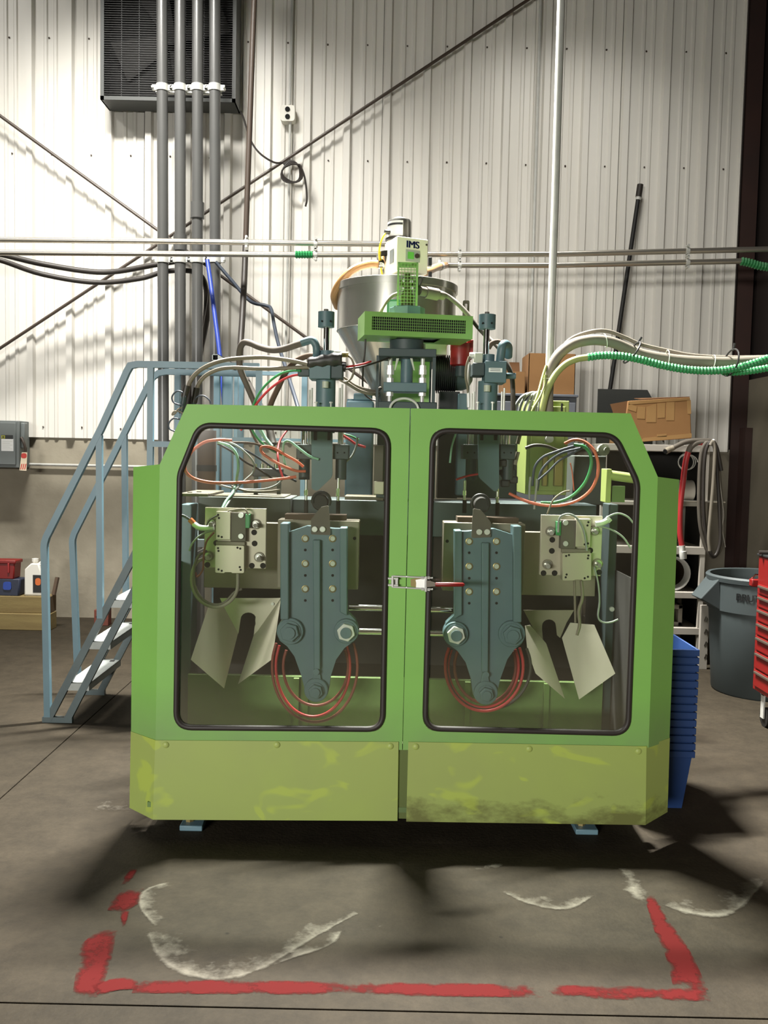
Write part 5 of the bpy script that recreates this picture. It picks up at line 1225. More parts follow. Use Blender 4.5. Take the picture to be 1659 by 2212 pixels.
q0, q1 = at(392, 1064, 3.95), at(462, 1036, 3.95)
build('corner_bracket', MB().bb(at(383, 1066, 3.8).x, q1.x, 3.82, 4.2, at(400, 1066, 3.82).z-.012, at(400, 1066, 3.82).z), 'beam_top', mach, bevel=.002)
for px, py, Y in ((410, 1063, 3.9), (430, 1057, 3.98)):
    q = at(px, py, Y); z = at(400, 1066, 3.82).z; build('bracket_hole', MB().cyl((q.x, Y, z), (q.x, Y, z+.003), .011, 10), 'hole', mach)
q0, q1 = at(1308, 1086, 4.0), at(1322, 1013, 4.0)
gbk = build('green_bracket', MB().bb(q0.x, q1.x, 4.0, 4.1, q0.z, q1.z), 'box_green', mach, bevel=.003)
a, b = at(1316, 1026, 4.02), at(1372, 1034, 4.02); build('bracket_tube', MB().cyl(a, b, .022, 18), 'box_green', gbk)
build('bracket_plate', MB().pbox(1322, 1050, 1350, 1085, 4.02, .02), 'bed_green', gbk, smooth=False)
# levelling feet and drips under the skirt
for px, py, nm in ((412, 1794, 0), (1268, 1802, 1)):
    q = fl(px, py+2); q.y += .05
    ft = build('leveling_foot', MB().bb(q.x-.045, q.x+.045, q.y-.05, q.y+.05, 0, .022), 'stair_blue', mach, bevel=.004)
    build('foot_screw', MB().cyl((q.x-.015, q.y, .022), (q.x-.015, q.y, .125), .009, 10).cyl((q.x-.015, q.y, .022), (q.x-.015, q.y, .04), .017, 6), 'brass', ft)
dp_ = MB()
for i in range(26):
    px = random.choice((random.uniform(440, 860), random.uniform(930, 1230))); q = at(px, 1786, YD0+.052); w = random.uniform(.006, .018)
    dp_.lathe((q.x, YD0+.052, .085), [(w, .004), (w*.9, -.003), (w*.3, -.008)], 8)
build('dried_drips', dp_, 'tape', mach, kind='stuff')

# ================================================================ MOULD CLAMPS
def clamp(cx, dy, m, label):
    YB_ = 3.66
    r = thing('mold_clamp', (at(cx, 1500, YB_).x, YB_, at(cx, 1515+dy, YB_).z), label, 'clamp', 'blue-grey mould clamps behind the windows')
    def p(u, y, Y=YB_): return at(cx+m*u, y+dy, Y)
    def poly(pts, Y=YB_): return [(p(u, y, Y).x, p(u, y, Y).z) for u, y in pts]
    k = m_px(YB_)
    body = [(-62, 1150), (-20, 1136), (40, 1142), (62, 1142), (62, 1318), (84, 1340), (90, 1362), (82, 1384), (60, 1400), (42, 1425), (30, 1462), (27, 1486), (24, 1500), (0, 1516), (-24, 1500), (-27, 1484), (-33, 1460), (-48, 1418), (-64, 1396), (-80, 1384), (-86, 1362), (-80, 1345), (-62, 1330)]
    build('clamp_plate', MB().plate(rpoly(poly(body), 7*k, 3), YB_, YB_+.05), 'teal', r, bevel=.004)
    build('outer_flange', MB().plate(poly([(-78, 1130), (-60, 1130), (-60, 1338), (-78, 1338)], YB_-.02), YB_-.03, YB_+.06), 'teal', r, bevel=.004)
    build('inner_flange', MB().plate(poly([(50, 1140), (66, 1140), (66, 1330), (50, 1322)], YB_-.015), YB_-.022, YB_+.06), 'teal', r, bevel=.004)
    build('center_rib', MB().plate(poly([(-8, 1166), (8, 1166), (8, 1445), (-6, 1445)], YB_-.015), YB_-.026, YB_+.005), 'teal', r, bevel=.004)
    build('rib_neck', MB().plate(poly([(-5, 1445), (6, 1445), (12, 1480), (-11, 1480)], YB_-.008), YB_-.016, YB_+.005), 'teal', r, bevel=.003)
    for u, y, R_, rn in ((-57, 1363, 29, 21), (64, 1363, 27, 20), (-1, 1490, 26, 16)):
        c = p(u, y, YB_-.01)
        b = build('boss', MB().cyl((c.x, YB_-.022, c.z), (c.x, YB_+.05, c.z), R_*k, 32), 'teal', r, bevel=.003)
        build('washer', MB().cyl((c.x, YB_-.028, c.z), (c.x, YB_-.022, c.z), rn*1.12*k, 28), 'teal', b)
        build('hex_nut', MB().cyl((c.x, YB_-.05, c.z), (c.x, YB_-.028, c.z), rn*k, 6), 'galv' if u > 0 else 'teal', b, smooth=False, bevel=.0025)
        build('stud_end', MB().cyl((c.x, YB_-.06, c.z), (c.x, YB_-.05, c.z), rn*.6*k, 20).cyl((c.x, YB_-.0605, c.z), (c.x, YB_-.055, c.z), .003, 8), 'teal', b)
    c = p(0, 1448, YB_); build('rib_boss', MB().cyl((c.x, YB_-.03, c.z), (c.x, YB_, c.z), 7*k, 18), 'teal', r)
    for u in (-24.5, 34.5):
        for y in (1163.5, 1217.5, 1272):
            c = p(u, y); b = build('bolt_ring', MB().lathe((c.x, YB_, c.z), [(8*k, .002), (8*k, -.003), (6.3*k, -.004), (6*k, -.001)], 20, (0, 1, 0), caps=False), 'brass', r)
            build('bolt_head', MB().cyl((c.x, YB_-.0025, c.z), (c.x, YB_+.003, c.z), 5.4*k, 16), 'panel_grey', b)
        for y in (1188, 1243, 1297):
            c = p(u, y); build('bolt_hole', MB().cyl((c.x, YB_-.0012, c.z), (c.x, YB_+.003, c.z), 3*k, 12), 'hole', r)
    # bracket with the tail
    br_ = build('tail_bracket', MB().plate(rpoly(poly([(-12, 1154), (-12, 1122), (2, 1104), (10, 1095), (26, 1092), (28, 1118), (30, 1156)], YB_-.01), 3*k, 3), YB_-.016, YB_-.008), 'hose_dusty', r, smooth=False)
    for u in (-4, 13):
        c = p(u, 1143, YB_-.016); build('bracket_bolt', MB().cyl((c.x, YB_-.026, c.z), (c.x, YB_-.016, c.z), 6.5*k, 18), 'galv', br_, bevel=.002)
    ya = YB_+.1
    mb_ = build('mold_block', MB().bb(p(-85, 1200, ya).x, p(91, 1200, ya).x, ya, ya+.12, p(0, 1272, ya).z, p(0, 1124, ya).z), 'mold', r, bevel=.004)
    c = p(82, 1163, ya); build('block_hole', MB().cyl((c.x, ya-.001, c.z), (c.x, ya+.004, c.z), .007, 12), 'hole', mb_)
    build('mold_top', MB().bb(p(-70, 1200, ya+.02).x, p(62, 1200, ya+.02).x, ya+.02, ya+.11, p(0, 1124, ya).z, p(0, 1112, ya+.02).z), 'wood_dark', mb_, smooth=False)
    pts = [p(10+19*math.cos(t), 1082-19*math.sin(t), YB_+.12) for t in [i*.3-.5 for i in range(14)]]
    build('hook_ring', MB().tube(pts, .007, 8), 'black', r)
    build('hook_body', MB().lathe(tuple(p(8, 1085, YB_+.14)), [(.03, -.02), (.036, 0), (.03, .02)], 20, (0, 1, 0)), 'interior_dark', r)
    for y in (1312, 1363):                             # tie bars behind
        a, b = p(70, y, YB_+.12), p(150, y, YB_+.12); b.z = a.z; build('tie_bar', MB().cyl(a, b, .014, 14), 'chrome', r)
clamp(684, 0, 1, 'blue-grey mould clamp with three big nuts behind the left window')
clamp(1048, 6, -1, 'blue-grey mould clamp with three big nuts behind the right window')
# fixed plates behind
build('mold_carrier', MB().pbox(440, 1128, 612, 1272, 4.06, .05), 'mold', label='brownish steel carrier plate behind the left valve plate', cat='plate', bevel=.003)
build('mold_carrier', MB().pbox(1128, 1150, 1288, 1288, 4.06, .05), 'mold', label='brownish steel carrier plate behind the right valve plate', cat='plate', bevel=.003)

# ================================================================ VALVE PLATES
def valve(cx, cy, m, label):
    Yv = 3.72
    r = thing('valve_plate', at(cx, cy+66, Yv), label, 'valve plate', 'aluminium valve plates behind the windows')
    def X(u): return cx+m*u
    def bx(u0, v0, u1, v1, Y, dep, name, mtl, par=r, bev=.002):
        a, b = sorted((X(u0), X(u1))); return build(name, MB().pbox(a, cy+v0, b, cy+v1, Y, dep), mtl, par, bevel=bev)
    bx(-67, -65, 66, 66, Yv, .018, 'base_plate', 'alu')
    ub = bx(-43, -57, -11, 4, Yv-.04, .04, 'upper_block', 'alu')
    bx(-11, -55, 22, 8, Yv-.034, .034, 'dark_block', 'hose_dusty'); bx(21, -51, 30, -21, Yv-.044, .044, 'green_connector', 'cable_green')
    bx(-43, 8, 20, 16, Yv-.02, .02, 'bridge_block', 'mold')
    Yl = Yv-.05
    pl_ = rpoly([(at(X(u), cy+v, Yl).x, at(X(u), cy+v, Yl).z) for u, v in ((-44, 16), (18, 17), (18, 76), (-8, 76), (-9, 74), (-24, 74), (-25, 76), (-44, 75))], 3*m_px(Yl), 3)
    lb = build('lower_block', MB().plate(pl_, Yl, Yv-.001), 'alu', r, bevel=.002)
    def hole(u, v, rr, Y, par): 
        c = at(X(u), cy+v, Y); build('hole', MB().cyl((c.x, Y-.0008, c.z), (c.x, Y+.003, c.z), rr*m_px(Y), 14), 'hole', par)
    for u, v in ((40, -12), (41, 12), (-42, 11), (35, 60), (59, 60), (-61, 58)): hole(u, v, 6.3, Yv, r)
    for u, v in ((-38, -50), (-36, -43), (-37, -4), (-30, -2)): hole(u, v, 2.4, Yv-.04, ub)
    for u, v in ((4, 21), (10, 23), (-38, 22), (-37, 28), (9, 63), (11, 69), (-37, 68), (-30, 71)): hole(u, v, 2.4, Yl, lb)
    for u, v in ((-51, -32), (44, -30), (-58, 39), (51, 41)):
        c = at(X(u), cy+v, Yv)
        fl2 = build('bolt_flange', MB().cyl((c.x, Yv-.008, c.z), (c.x, Yv, c.z), 11*m_px(Yv), 20), 'mold', r)
        build('guide_bolt', MB().cyl((c.x, Yv-.012, c.z), (c.x, Yv-.008, c.z), 8*m_px(Yv), 18).cyl((c.x, Yv-.012, c.z), (c.x+m*.006, Yv-.06, c.z-.002), 4.6*m_px(Yv), 14), 'steel', fl2)
    for v in (-49, -4):
        c = at(X(12), cy+v, Yv-.034); build('cap_screw', MB().cyl((c.x, Yv-.044, c.z), (c.x, Yv-.034, c.z), 5.6*m_px(Yv), 16), 'galv', r)
    return r
valve(509, 1162, 1, 'aluminium valve plate with two blocks behind the left window')
valve(1233, 1178, -1, 'aluminium valve plate with two blocks behind the right window')
# ================================================================ CHUTES
def sheet3(name, pts, par, nn=(0, 1, 0), mtl='steel_brushed'):
    return build(name, MB().poly3([at(*q) for q in pts], .003, nn), mtl, par, smooth=False)
def on_plane(a, b, c, pts):                         # photo points carried to the plane through three known points
    A_, B_, C_ = at(*a), at(*b), at(*c); nn = (B_-A_).cross(C_-A_)
    out = []
    for x, y in pts:
        d = FW+RR*((x-CX)/F)-UU*((y-CY)/F); o_ = V((0, 0, H)); out.append(o_+d*((A_-o_).dot(nn)/d.dot(nn)))
    return out
def wing(name, a, b, c, pts, par, mtl='steel_brushed'): return build(name, MB().poly3(on_plane(a, b, c, pts), .003, (0, 1, 0)), mtl, par, smooth=False)
ch = thing('part_chute', at(510, 1487, 3.7), 'folded stainless sheet chute behind the left window', 'chute')
YU = 3.98
slot = [(548, 1372), (553.5, 1336)]+[(536.5+17*math.cos(t), 1338-15*math.sin(t)) for t in [i*math.pi/8 for i in range(9)]]+[(519, 1342), (515, 1369)]
back = [(486, 1312), (465, 1290), (510, 1292), (607, 1293), (560, 1361)]
sheet3('back_sheet', [(x, y, YU) for x, y in [(483, 1310), (475, 1292), (607, 1292), (557, 1362)]+slot], ch)
wing('left_wing', (483, 1310, YU), (514, 1368, YU), (412, 1425, YU-.16), [(452, 1304), (412, 1425), (484, 1487), (514, 1368), (483, 1310)], ch)
wing('right_wing', (607, 1293, YU), (557, 1362, YU), (588, 1424, YU-.16), [(607, 1293), (588, 1424), (514, 1478), (548, 1372), (557, 1362)], ch)
c = at(589, 1304, YU); build('chute_screw', MB().cyl((c.x, YU-.008, c.z), (c.x, YU, c.z), .007, 12), 'galv', ch)
ch2 = thing('part_chute', at(1235, 1510, 3.7), 'folded stainless sheet chute behind the right window', 'chute')
slot2 = [(1173, 1382), (1171, 1360)]+[(1186-15*math.cos(t), 1352-14*math.sin(t)) for t in [i*math.pi/8 for i in range(9)]]+[(1203, 1372), (1210, 1378)]
sheet3('back_sheet', [(x, y, YU) for x, y in [(1131, 1318)]+[(1165, 1383)]+slot2+[(1224, 1345), (1240, 1318)]], ch2, mtl='mold')
wing('left_wing', (1145, 1350, YU), (1180, 1390, YU), (1157, 1455, YU-.14), [(1134, 1352), (1139, 1404), (1157, 1455), (1220, 1509), (1180, 1390), (1145, 1350)], ch2)
wing('right_wing', (1214, 1378, YU), (1232, 1345, YU), (1329, 1455, YU-.16), [(1284, 1350), (1329, 1455), (1251, 1511), (1214, 1378), (1232, 1345)], ch2)

# ================================================================ JUNCTION CABINET
YJ = 4.62
jc = thing('junction_cabinet', at(1178, 1068, YJ), 'lime green junction cabinet under the tall galvanised pipe', 'cabinet')
q0, q1 = at(1134, 1068, YJ), at(1230, 866, YJ)
build('cabinet_body', MB().bb(q0.x, q1.x, YJ, YJ+.32, q0.z, q1.z), 'box_green', jc, bevel=.004)
build('cabinet_door', MB().bb(q0.x+.02, q1.x-.02, YJ-.012, YJ-.001, q0.z+.02, q1.z-.03), 'box_green', jc, bevel=.003)
q = at(1213, 880, YJ-.012); build('door_lock', MB().bb(q.x-.004, q.x+.004, YJ-.022, YJ-.012, q.z-.02, q.z+.02), 'black', jc)
for px, w in ((1197, 20), (1172, 12)):
    q0, q1 = at(px, 1050, YJ-.05), at(px+w, 985, YJ-.05); build('terminal_strip', MB().bb(q0.x, q1.x, YJ-.05, YJ-.012, q0.z, q1.z), 'brass', jc, bevel=.003)
q = at(1187, 948, YJ-.05); build('cable_gland', MB().cyl((q.x, YJ-.06, q.z), (q.x, YJ-.012, q.z), .02, 12), 'galv', jc)
# dark control housings filling the back of the right bay
q0, q1 = at(986, 1075, 4.95), at(1120, 935, 4.95)
build('control_housing', MB().bb(q0.x, q1.x, 4.95, 5.2, q0.z, q1.z), 'teal_dark', label='dark teal control housing behind the right cylinder', cat='housing', bevel=.006)
q0, q1 = at(1236, 1090, 4.9), at(1310, 985, 4.9); build('manifold_block', MB().bb(q0.x, q1.x, 4.9, 5.1, q0.z, q1.z), 'beam', label='grey manifold block right of the lime cabinet', cat='housing', bevel=.006)
pf2 = thing('pipe_stub', at(440, 1062, 4.4), 'rusty brown pipe stub behind the orange cable in the left window', 'pipe')
q0, q1 = at(446, 1062, 4.4), at(446, 930, 4.4); build('stub_body', MB().cyl((q0.x, 4.4, q0.z), (q0.x, 4.4, q1.z), .045, 18), 'wood_dark', pf2)
build('stub_band', MB().cyl((q0.x, 4.4, q0.z+.1), (q0.x, 4.4, q0.z+.13), .049, 18), 'interior_dark', pf2)
mf = thing('air_manifold', at(570, 1040, 4.4), 'chrome and black air manifold behind the orange hose in the left window', 'manifold')
build('manifold_body', MB().pbox(545, 1012, 610, 1030, 4.38, .06), 'motor_black', mf, bevel=.004)
for px in (552, 566, 580, 596): pcyl(px-4, px+4, 1002, 1013, 4.4, 'chrome', 'fitting', mf, 12)
build('manifold_feet', MB().pbox(548, 1030, 556, 1068, 4.39, .03).pbox(598, 1030, 606, 1068, 4.39, .03), 'beam', mf, smooth=False)
build('pin_post', MB().pbox(808, 962, 828, 1040, 4.2, .06), 'hose_dusty', label='brown square post at the right edge of the left window', cat='post', bevel=.003)
build('sensor_block', MB().pbox(808, 1040, 829, 1068, 4.18, .06), 'alu', label='white sensor block under the brown square post', cat='sensor', bevel=.003)

# ================================================================ HOSES AND CABLES
# --- above the left door
hose('hydraulic_hose', [(664, 738, 4.03), (640, 745, 4.08), (612, 754, 4.14), (588, 756, 4.2), (562, 750, 4.26), (540, 741, 4.3), (527, 740, 4.34), (519, 752, 4.38), (517, 775, 4.42), (520, 800, 4.45), (535, 835, 4.48), (556, 885, 4.5), (566, 920, 4.5)], .0155, 'hose_dusty', 'thick dusty hose arching from the left cylinder elbow to the far left')
hose('hydraulic_hose', [(692, 770, 4.14), (670, 768, 4.16), (650, 774, 4.2), (632, 786, 4.24), (615, 808, 4.28), (602, 835, 4.3), (588, 865, 4.3), (576, 900, 4.3)], .014, 'wood_dark', 'brown hose curving down left of the left cylinder')
hose('grey_hose', [(404, 846, 3.9), (412, 822, 3.9), (428, 803, 3.9), (455, 787, 3.9), (490, 777, 3.92), (530, 773, 3.95), (570, 772, 3.97), (610, 776, 3.98), (640, 781, 3.98), (664, 787, 3.98)], .0095, 'hose_tan', 'upper tan hose arching from the left cylinder to the left door corner')
hose('grey_hose', [(423, 850, 3.95), (430, 828, 3.95), (446, 810, 3.95), (475, 797, 3.95), (510, 794, 3.96), (550, 796, 3.97), (600, 796, 3.98), (640, 794, 3.98), (667, 793, 3.98)], .009, 'hose_tan', 'lower tan hose arching from the left cylinder to the left door corner')
for nm, x, y0, y1, Y in (('black sleeve joining the upper tan hose to the left door corner', 400, 833, 878, 3.88), ('black sleeve joining the lower tan hose behind the left door corner', 421, 838, 890, 3.95)):
    t_ = thing('hose_sleeve', at(x, y1, Y), nm, 'fitting')
    build('sleeve_body', MB().cyl(at(x-2, y1-20, Y), at(x+4, y0, Y), .014, 12), 'hose_black', t_)
    build('sleeve_connector', MB().cyl(at(x-8, y1+16, Y), at(x-2, y1-20, Y), .0115, 12), 'teal_dark', t_)
for pts, nm in (([(402, 858, 3.87), (395, 848, 3.87), (382, 845, 3.87), (372, 856, 3.87), (374, 868, 3.87), (386, 874, 3.87), (396, 874, 3.87)], 'small blue-grey cable loop at the top left door corner'),
                ([(418, 870, 3.94), (426, 857, 3.94), (440, 855, 3.94), (452, 864, 3.94), (455, 872, 3.94)], 'small blue-grey cable loop just right of the black sleeves'),
                ([(394, 880, 3.87), (385, 884, 3.87), (378, 893, 3.87), (372, 896, 3.87), (376, 889, 3.87), (388, 889, 3.87), (396, 893, 3.87)], 'crumpled tan cable beside the top left door corner'),
                ([(390, 906, 3.87), (375, 904, 3.87), (365, 914, 3.87), (366, 926, 3.87), (378, 932, 3.87)], 'lowest blue-grey cable loop left of the sloping door edge')):
    hose('cable_loop', pts, .0035, 'hose_tan' if 'tan' in nm else 'cable_navy', nm, 'cable', n=6)
hose('air_line', [(650, 801, 3.98), (630, 801, 4.0), (605, 808, 4.02), (580, 826, 4.04), (560, 850, 4.06), (545, 882, 4.08), (540, 900, 4.08), (548, 935, 4.1), (580, 968, 4.12), (640, 995, 4.14)], .0055, 'cable_green', 'green air line curving from the left cylinder down behind the left door', 'air line', n=7)
hose('air_line', [(655, 808, 3.99), (630, 812, 4.01), (605, 824, 4.03), (578, 845, 4.05), (553, 874, 4.07), (540, 900, 4.09), (520, 930, 4.1)], .0055, 'cable_red', 'red air line curving beside the green one behind the left door', 'air line', n=7)
build('line_manifold', MB().pbox(643, 797, 668, 812, 3.985, .05), 'teal_dark', label='small dark block where the red and green air lines end', cat='fitting', bevel=.003)
hose('air_line', [(746, 793, 4.02), (765, 790, 4.04), (785, 786, 4.08), (801, 781, 4.12)], .005, 'cable_red', 'short red air line leaving the black-taped valve block', 'air line', n=7)
hose('tower_cable', [(746, 797, 4.03), (775, 793, 4.08), (810, 784, 4.2), (846, 771, 4.3)], .0045, 'hose_black', 'dark cable running from the taped block to the tower plate', 'cable', n=6)
hose('cable_loop', [(750, 767, 4.04), (760, 776, 4.04), (765, 795, 4.04), (760, 815, 4.04), (748, 825, 4.04), (736, 822, 4.04), (728, 812, 4.04)], .005, 'hose_tan', 'tan cable looping under the brass elbow right of the left cylinder', 'cable', n=7)
hose('grey_hose', [(727, 808, 4.12), (745, 818, 4.14), (765, 832, 4.2), (790, 842, 4.25), (812, 845, 4.3), (822, 838, 4.34)], .008, 'hose_grey', 'upper pale hose sweeping from the left cylinder to the tower foot')
hose('grey_hose', [(727, 814, 4.1), (750, 828, 4.13), (775, 843, 4.18), (800, 851, 4.23), (818, 850, 4.3)], .008, 'hose_grey', 'lower pale hose sweeping from the left cylinder to the tower foot')
hose('tower_cable', [(790, 722, 4.3), (788, 760, 4.3), (784, 800, 4.32), (785, 845, 4.34), (800, 862, 4.36), (815, 866, 4.36)], .0045, 'hose_black', 'dark cable hanging from the green guard in front of the hopper cone', 'cable', n=6)
hose('guard_hose', [(860, 634, 4.33), (846, 640, 4.32), (832, 655, 4.3), (824, 670, 4.28), (820, 690, 4.27)], .009, 'hose_tan', 'tan braided hose curving from the mesh cage into the green guard')
hose('guard_hose', [(933, 629, 4.42), (950, 632, 4.42), (972, 643, 4.42), (993, 660, 4.4), (1015, 684, 4.38), (1034, 708, 4.36), (1055, 730, 4.34), (1078, 752, 4.3), (1092, 780, 4.26), (1105, 812, 4.24), (1108, 850, 4.22), (1108, 900, 4.2)], .0115, 'hose_dusty', 'dark grey hose running from the mesh cage past the right cylinder')
hose('tower_cable', [(905, 622, 4.33), (912, 604, 4.33), (908, 598, 4.33), (902, 604, 4.33), (904, 618, 4.33), (912, 626, 4.33)], .005, 'hose_black', 'small black cable loop beside the mesh cage', 'cable', n=6)
hose('grey_hose', [(1055, 752, 4.2), (1062, 742, 4.2), (1074, 738, 4.2), (1084, 742, 4.2)], .012, 'wood_dark', 'short brown hose arch between the right cylinder rod and its elbow')
hose('grey_hose', [(1014, 770, 4.0), (1008, 790, 4.0), (1006, 815, 4.02), (1010, 838, 4.05), (1013, 880, 4.08)], .0055, 'hose_tan', 'thin tan line dropping left of the right cylinder')
hose('grey_hose', [(1012, 782, 4.06), (1011, 820, 4.06), (1012, 880, 4.06)], .007, 'galv', 'bright metal line dropping left of the right cylinder')
# --- right-hand bundle
hose('conduit_hose', [(1186, 930, 4.5), (1184, 880, 4.5), (1184, 840, 4.5), (1190, 800, 4.5), (1207, 766, 4.5), (1236, 744, 4.52), (1270, 735, 4.54), (1300, 735, 4.56), (1330, 742, 4.58), (1365, 757, 4.6), (1400, 768, 4.6), (1460, 777, 4.6), (1520, 781, 4.6), (1580, 782, 4.6), (1640, 779, 4.6), (1760, 772, 4.6)], .0265, 'hose_grey', 'thick grey conduit hose arching out of the lime cabinet to the right', n=14)
hose('grey_hose', [(1212, 757, 4.58), (1226, 738, 4.58), (1250, 724, 4.58), (1285, 715, 4.58), (1315, 716, 4.6), (1350, 729, 4.62), (1385, 744, 4.63), (1440, 757, 4.64), (1500, 768, 4.64), (1600, 772, 4.64), (1760, 768, 4.64)], .010, 'hose_grey', 'thin grey hose tied along the top of the thick conduit hose')
hose('yellow_hose', [(1168, 900, 4.46), (1180, 850, 4.46), (1198, 812, 4.46), (1220, 788, 4.46), (1245, 776, 4.46), (1272, 771.5, 4.46)], .0165, 'hose_yellowgreen', 'yellow-green hose rising from the lime cabinet into the green corrugated hose')
hose('corrugated_hose', [(1268, 772, 4.46), (1300, 768, 4.46), (1340, 769, 4.46), (1380, 776, 4.46), (1430, 789, 4.46), (1480, 798, 4.46), (1530, 801, 4.46), (1575, 798, 4.46), (1620, 787, 4.46), (1670, 770, 4.46), (1740, 745, 4.46)], .0205, 'hose_green', 'upper bright green corrugated hose running to the right edge', ridge=.0165, n=12)
hose('corrugated_hose', [(1560, 803, 4.52), (1590, 804, 4.52), (1630, 800, 4.52), (1680, 791, 4.52), (1760, 780, 4.52)], .019, 'hose_green', 'second green corrugated hose below at the right edge', ridge=.0165, n=12)
for (a, b), nm in ((((1378, 741), (1352, 782)), 'black zip tie around the hose bundle at its bend'), (((1584, 756), (1572, 810)), 'black zip tie around the hose bundle near the right edge')):
    p0, p1 = at(*a, 4.53), at(*b, 4.53); c = (p0+p1)/2; d = (p1-p0).normalized(); rr = (p1-p0).length/2+.004
    build('zip_tie', MB().tube([c+d*(rr*math.cos(t*.3142))+V((0, 1, 0))*(.1*math.sin(t*.3142)) for t in range(20)]+[], .0045, 6, closed=True).cyl(c-d*(rr+.03), c-d*(rr-.006), .0055, 6), 'black', label=nm, cat='zip tie')
for (a, b), nm in ((((1176, 818), (1199, 819)), 'white tie on the thick conduit hose near its foot'), (((1305, 722), (1310, 750)), 'white tie on the thick conduit hose at the top of its arch'), (((1442, 757), (1440, 790)), 'white tie on the thick conduit hose above the green hose'), (((1542, 768), (1538, 796)), 'white tie on the thick conduit hose left of the right black tie')):
    p0, p1 = at(*a, 4.5 if a[1] > 800 else 4.57), at(*b, 4.5 if b[1] > 800 else 4.57); c = (p0+p1)/2; d = (p1-p0).normalized(); rr = (p1-p0).length/2+.002
    build('white_tie', MB().tube([c+d*(rr*math.cos(t*.3927))+V((0, 1, 0))*(rr*math.sin(t*.3927)) for t in range(16)], .0022, 5, closed=True), 'white', label=nm, cat='zip tie')
for i, (x0, x1, y) in enumerate(((1112, 1140, 852), (1122, 1148, 850), (1132, 1156, 852), (1142, 1164, 848))):
    hose('grey_cable', [(x0-3, 905, 4.4+.02*i), (x0+1, 882, 4.4+.02*i), (x0+8, y+14, 4.4+.02*i), (x1-8, y+2, 4.42+.02*i), (x1+8, y-2, 4.5+.02*i), (x1+18, y+4, 4.55+.01*i), (x1+16, y+40, 4.56)], .0075, 'cable_grey', ('leftmost', 'second', 'third', 'rightmost')[i]+' of the four grey cables spilling over the right door edge', 'cable', n=7)
hose('yellow_hose', [(1150, 905, 4.42), (1156, 870, 4.42), (1164, 845, 4.44), (1172, 815, 4.47), (1180, 790, 4.49)], .007, 'hose_yellowgreen', 'thin yellow-green cable climbing beside the thick conduit hose', 'cable')
hose('yellow_hose', [(1143, 905, 4.4), (1152, 882, 4.4), (1166, 858, 4.42), (1176, 832, 4.45), (1178, 810, 4.46)], .0055, 'hose_yellowgreen', 'thinner yellow-green cable crossing the grey cables', 'cable')
# --- inside the left window
hose('air_line', [(640, 1030, 3.93), (600, 1035, 3.92), (550, 1040, 3.9), (500, 1043, 3.88), (455, 1042, 3.86), (420, 1034, 3.84), (402, 1020, 3.82), (400, 1002, 3.82), (412, 978, 3.82), (440, 956, 3.84), (470, 950, 3.86), (500, 951, 3.9)], .0068, 'cable_orange', 'orange air line making a wide loop behind the left window', 'air line')
hose('air_line', [(660, 1018, 3.93), (640, 1017, 3.92), (615, 1008, 3.9), (590, 995, 3.9), (568, 980, 3.9), (563, 970, 3.9), (570, 964, 3.9), (590, 968, 3.92), (615, 982, 3.94), (640, 996, 3.95), (655, 1008, 3.96)], .006, 'cable_orange', 'smaller orange air line loop beside the left support plate', 'air line')
hose('air_line', [(628, 920, 4.15), (612, 940, 4.1), (602, 960, 4.06), (600, 985, 4.0), (604, 1010, 3.98), (612, 1035, 3.97)], .005, 'cable_red', 'red air line hanging vertically behind the left window', 'air line', n=7)
hose('air_line', [(560, 925, 4.1), (572, 945, 4.1), (588, 965, 4.08)], .0085, 'cable_mint', 'short pale mint hose crossing behind the left window top', 'air line', n=8)
hose('air_line', [(688, 992, 3.96), (668, 985, 3.95), (645, 968, 3.95), (628, 955, 3.95), (618, 953, 3.95), (612, 962, 3.95), (612, 985, 3.95), (618, 1012, 3.95)], .0055, 'cable_mint', 'pale mint air line arching down left of the left support plate', 'air line', n=8)
hose('air_line', [(470, 955, 3.9), (495, 963, 3.9), (510, 980, 3.9), (515, 1005, 3.9), (512, 1030, 3.9), (508, 1050, 3.88), (500, 1068, 3.82), (488, 1083, 3.78), (480, 1098, 3.74)], .0062, 'cable_mint', 'pale mint line dropping in a curve onto the left valve plate', 'air line', n=8)
hose('air_line', [(480, 950, 3.92), (510, 962, 3.92), (535, 982, 3.92), (549, 1002, 3.92), (547, 1020, 3.92), (532, 1035, 3.9), (516, 1050, 3.88), (500, 1075, 3.82), (486, 1097, 3.74)], .0045, 'cable_grey', 'grey line making a wide bow onto the left valve plate', 'air line', n=7)
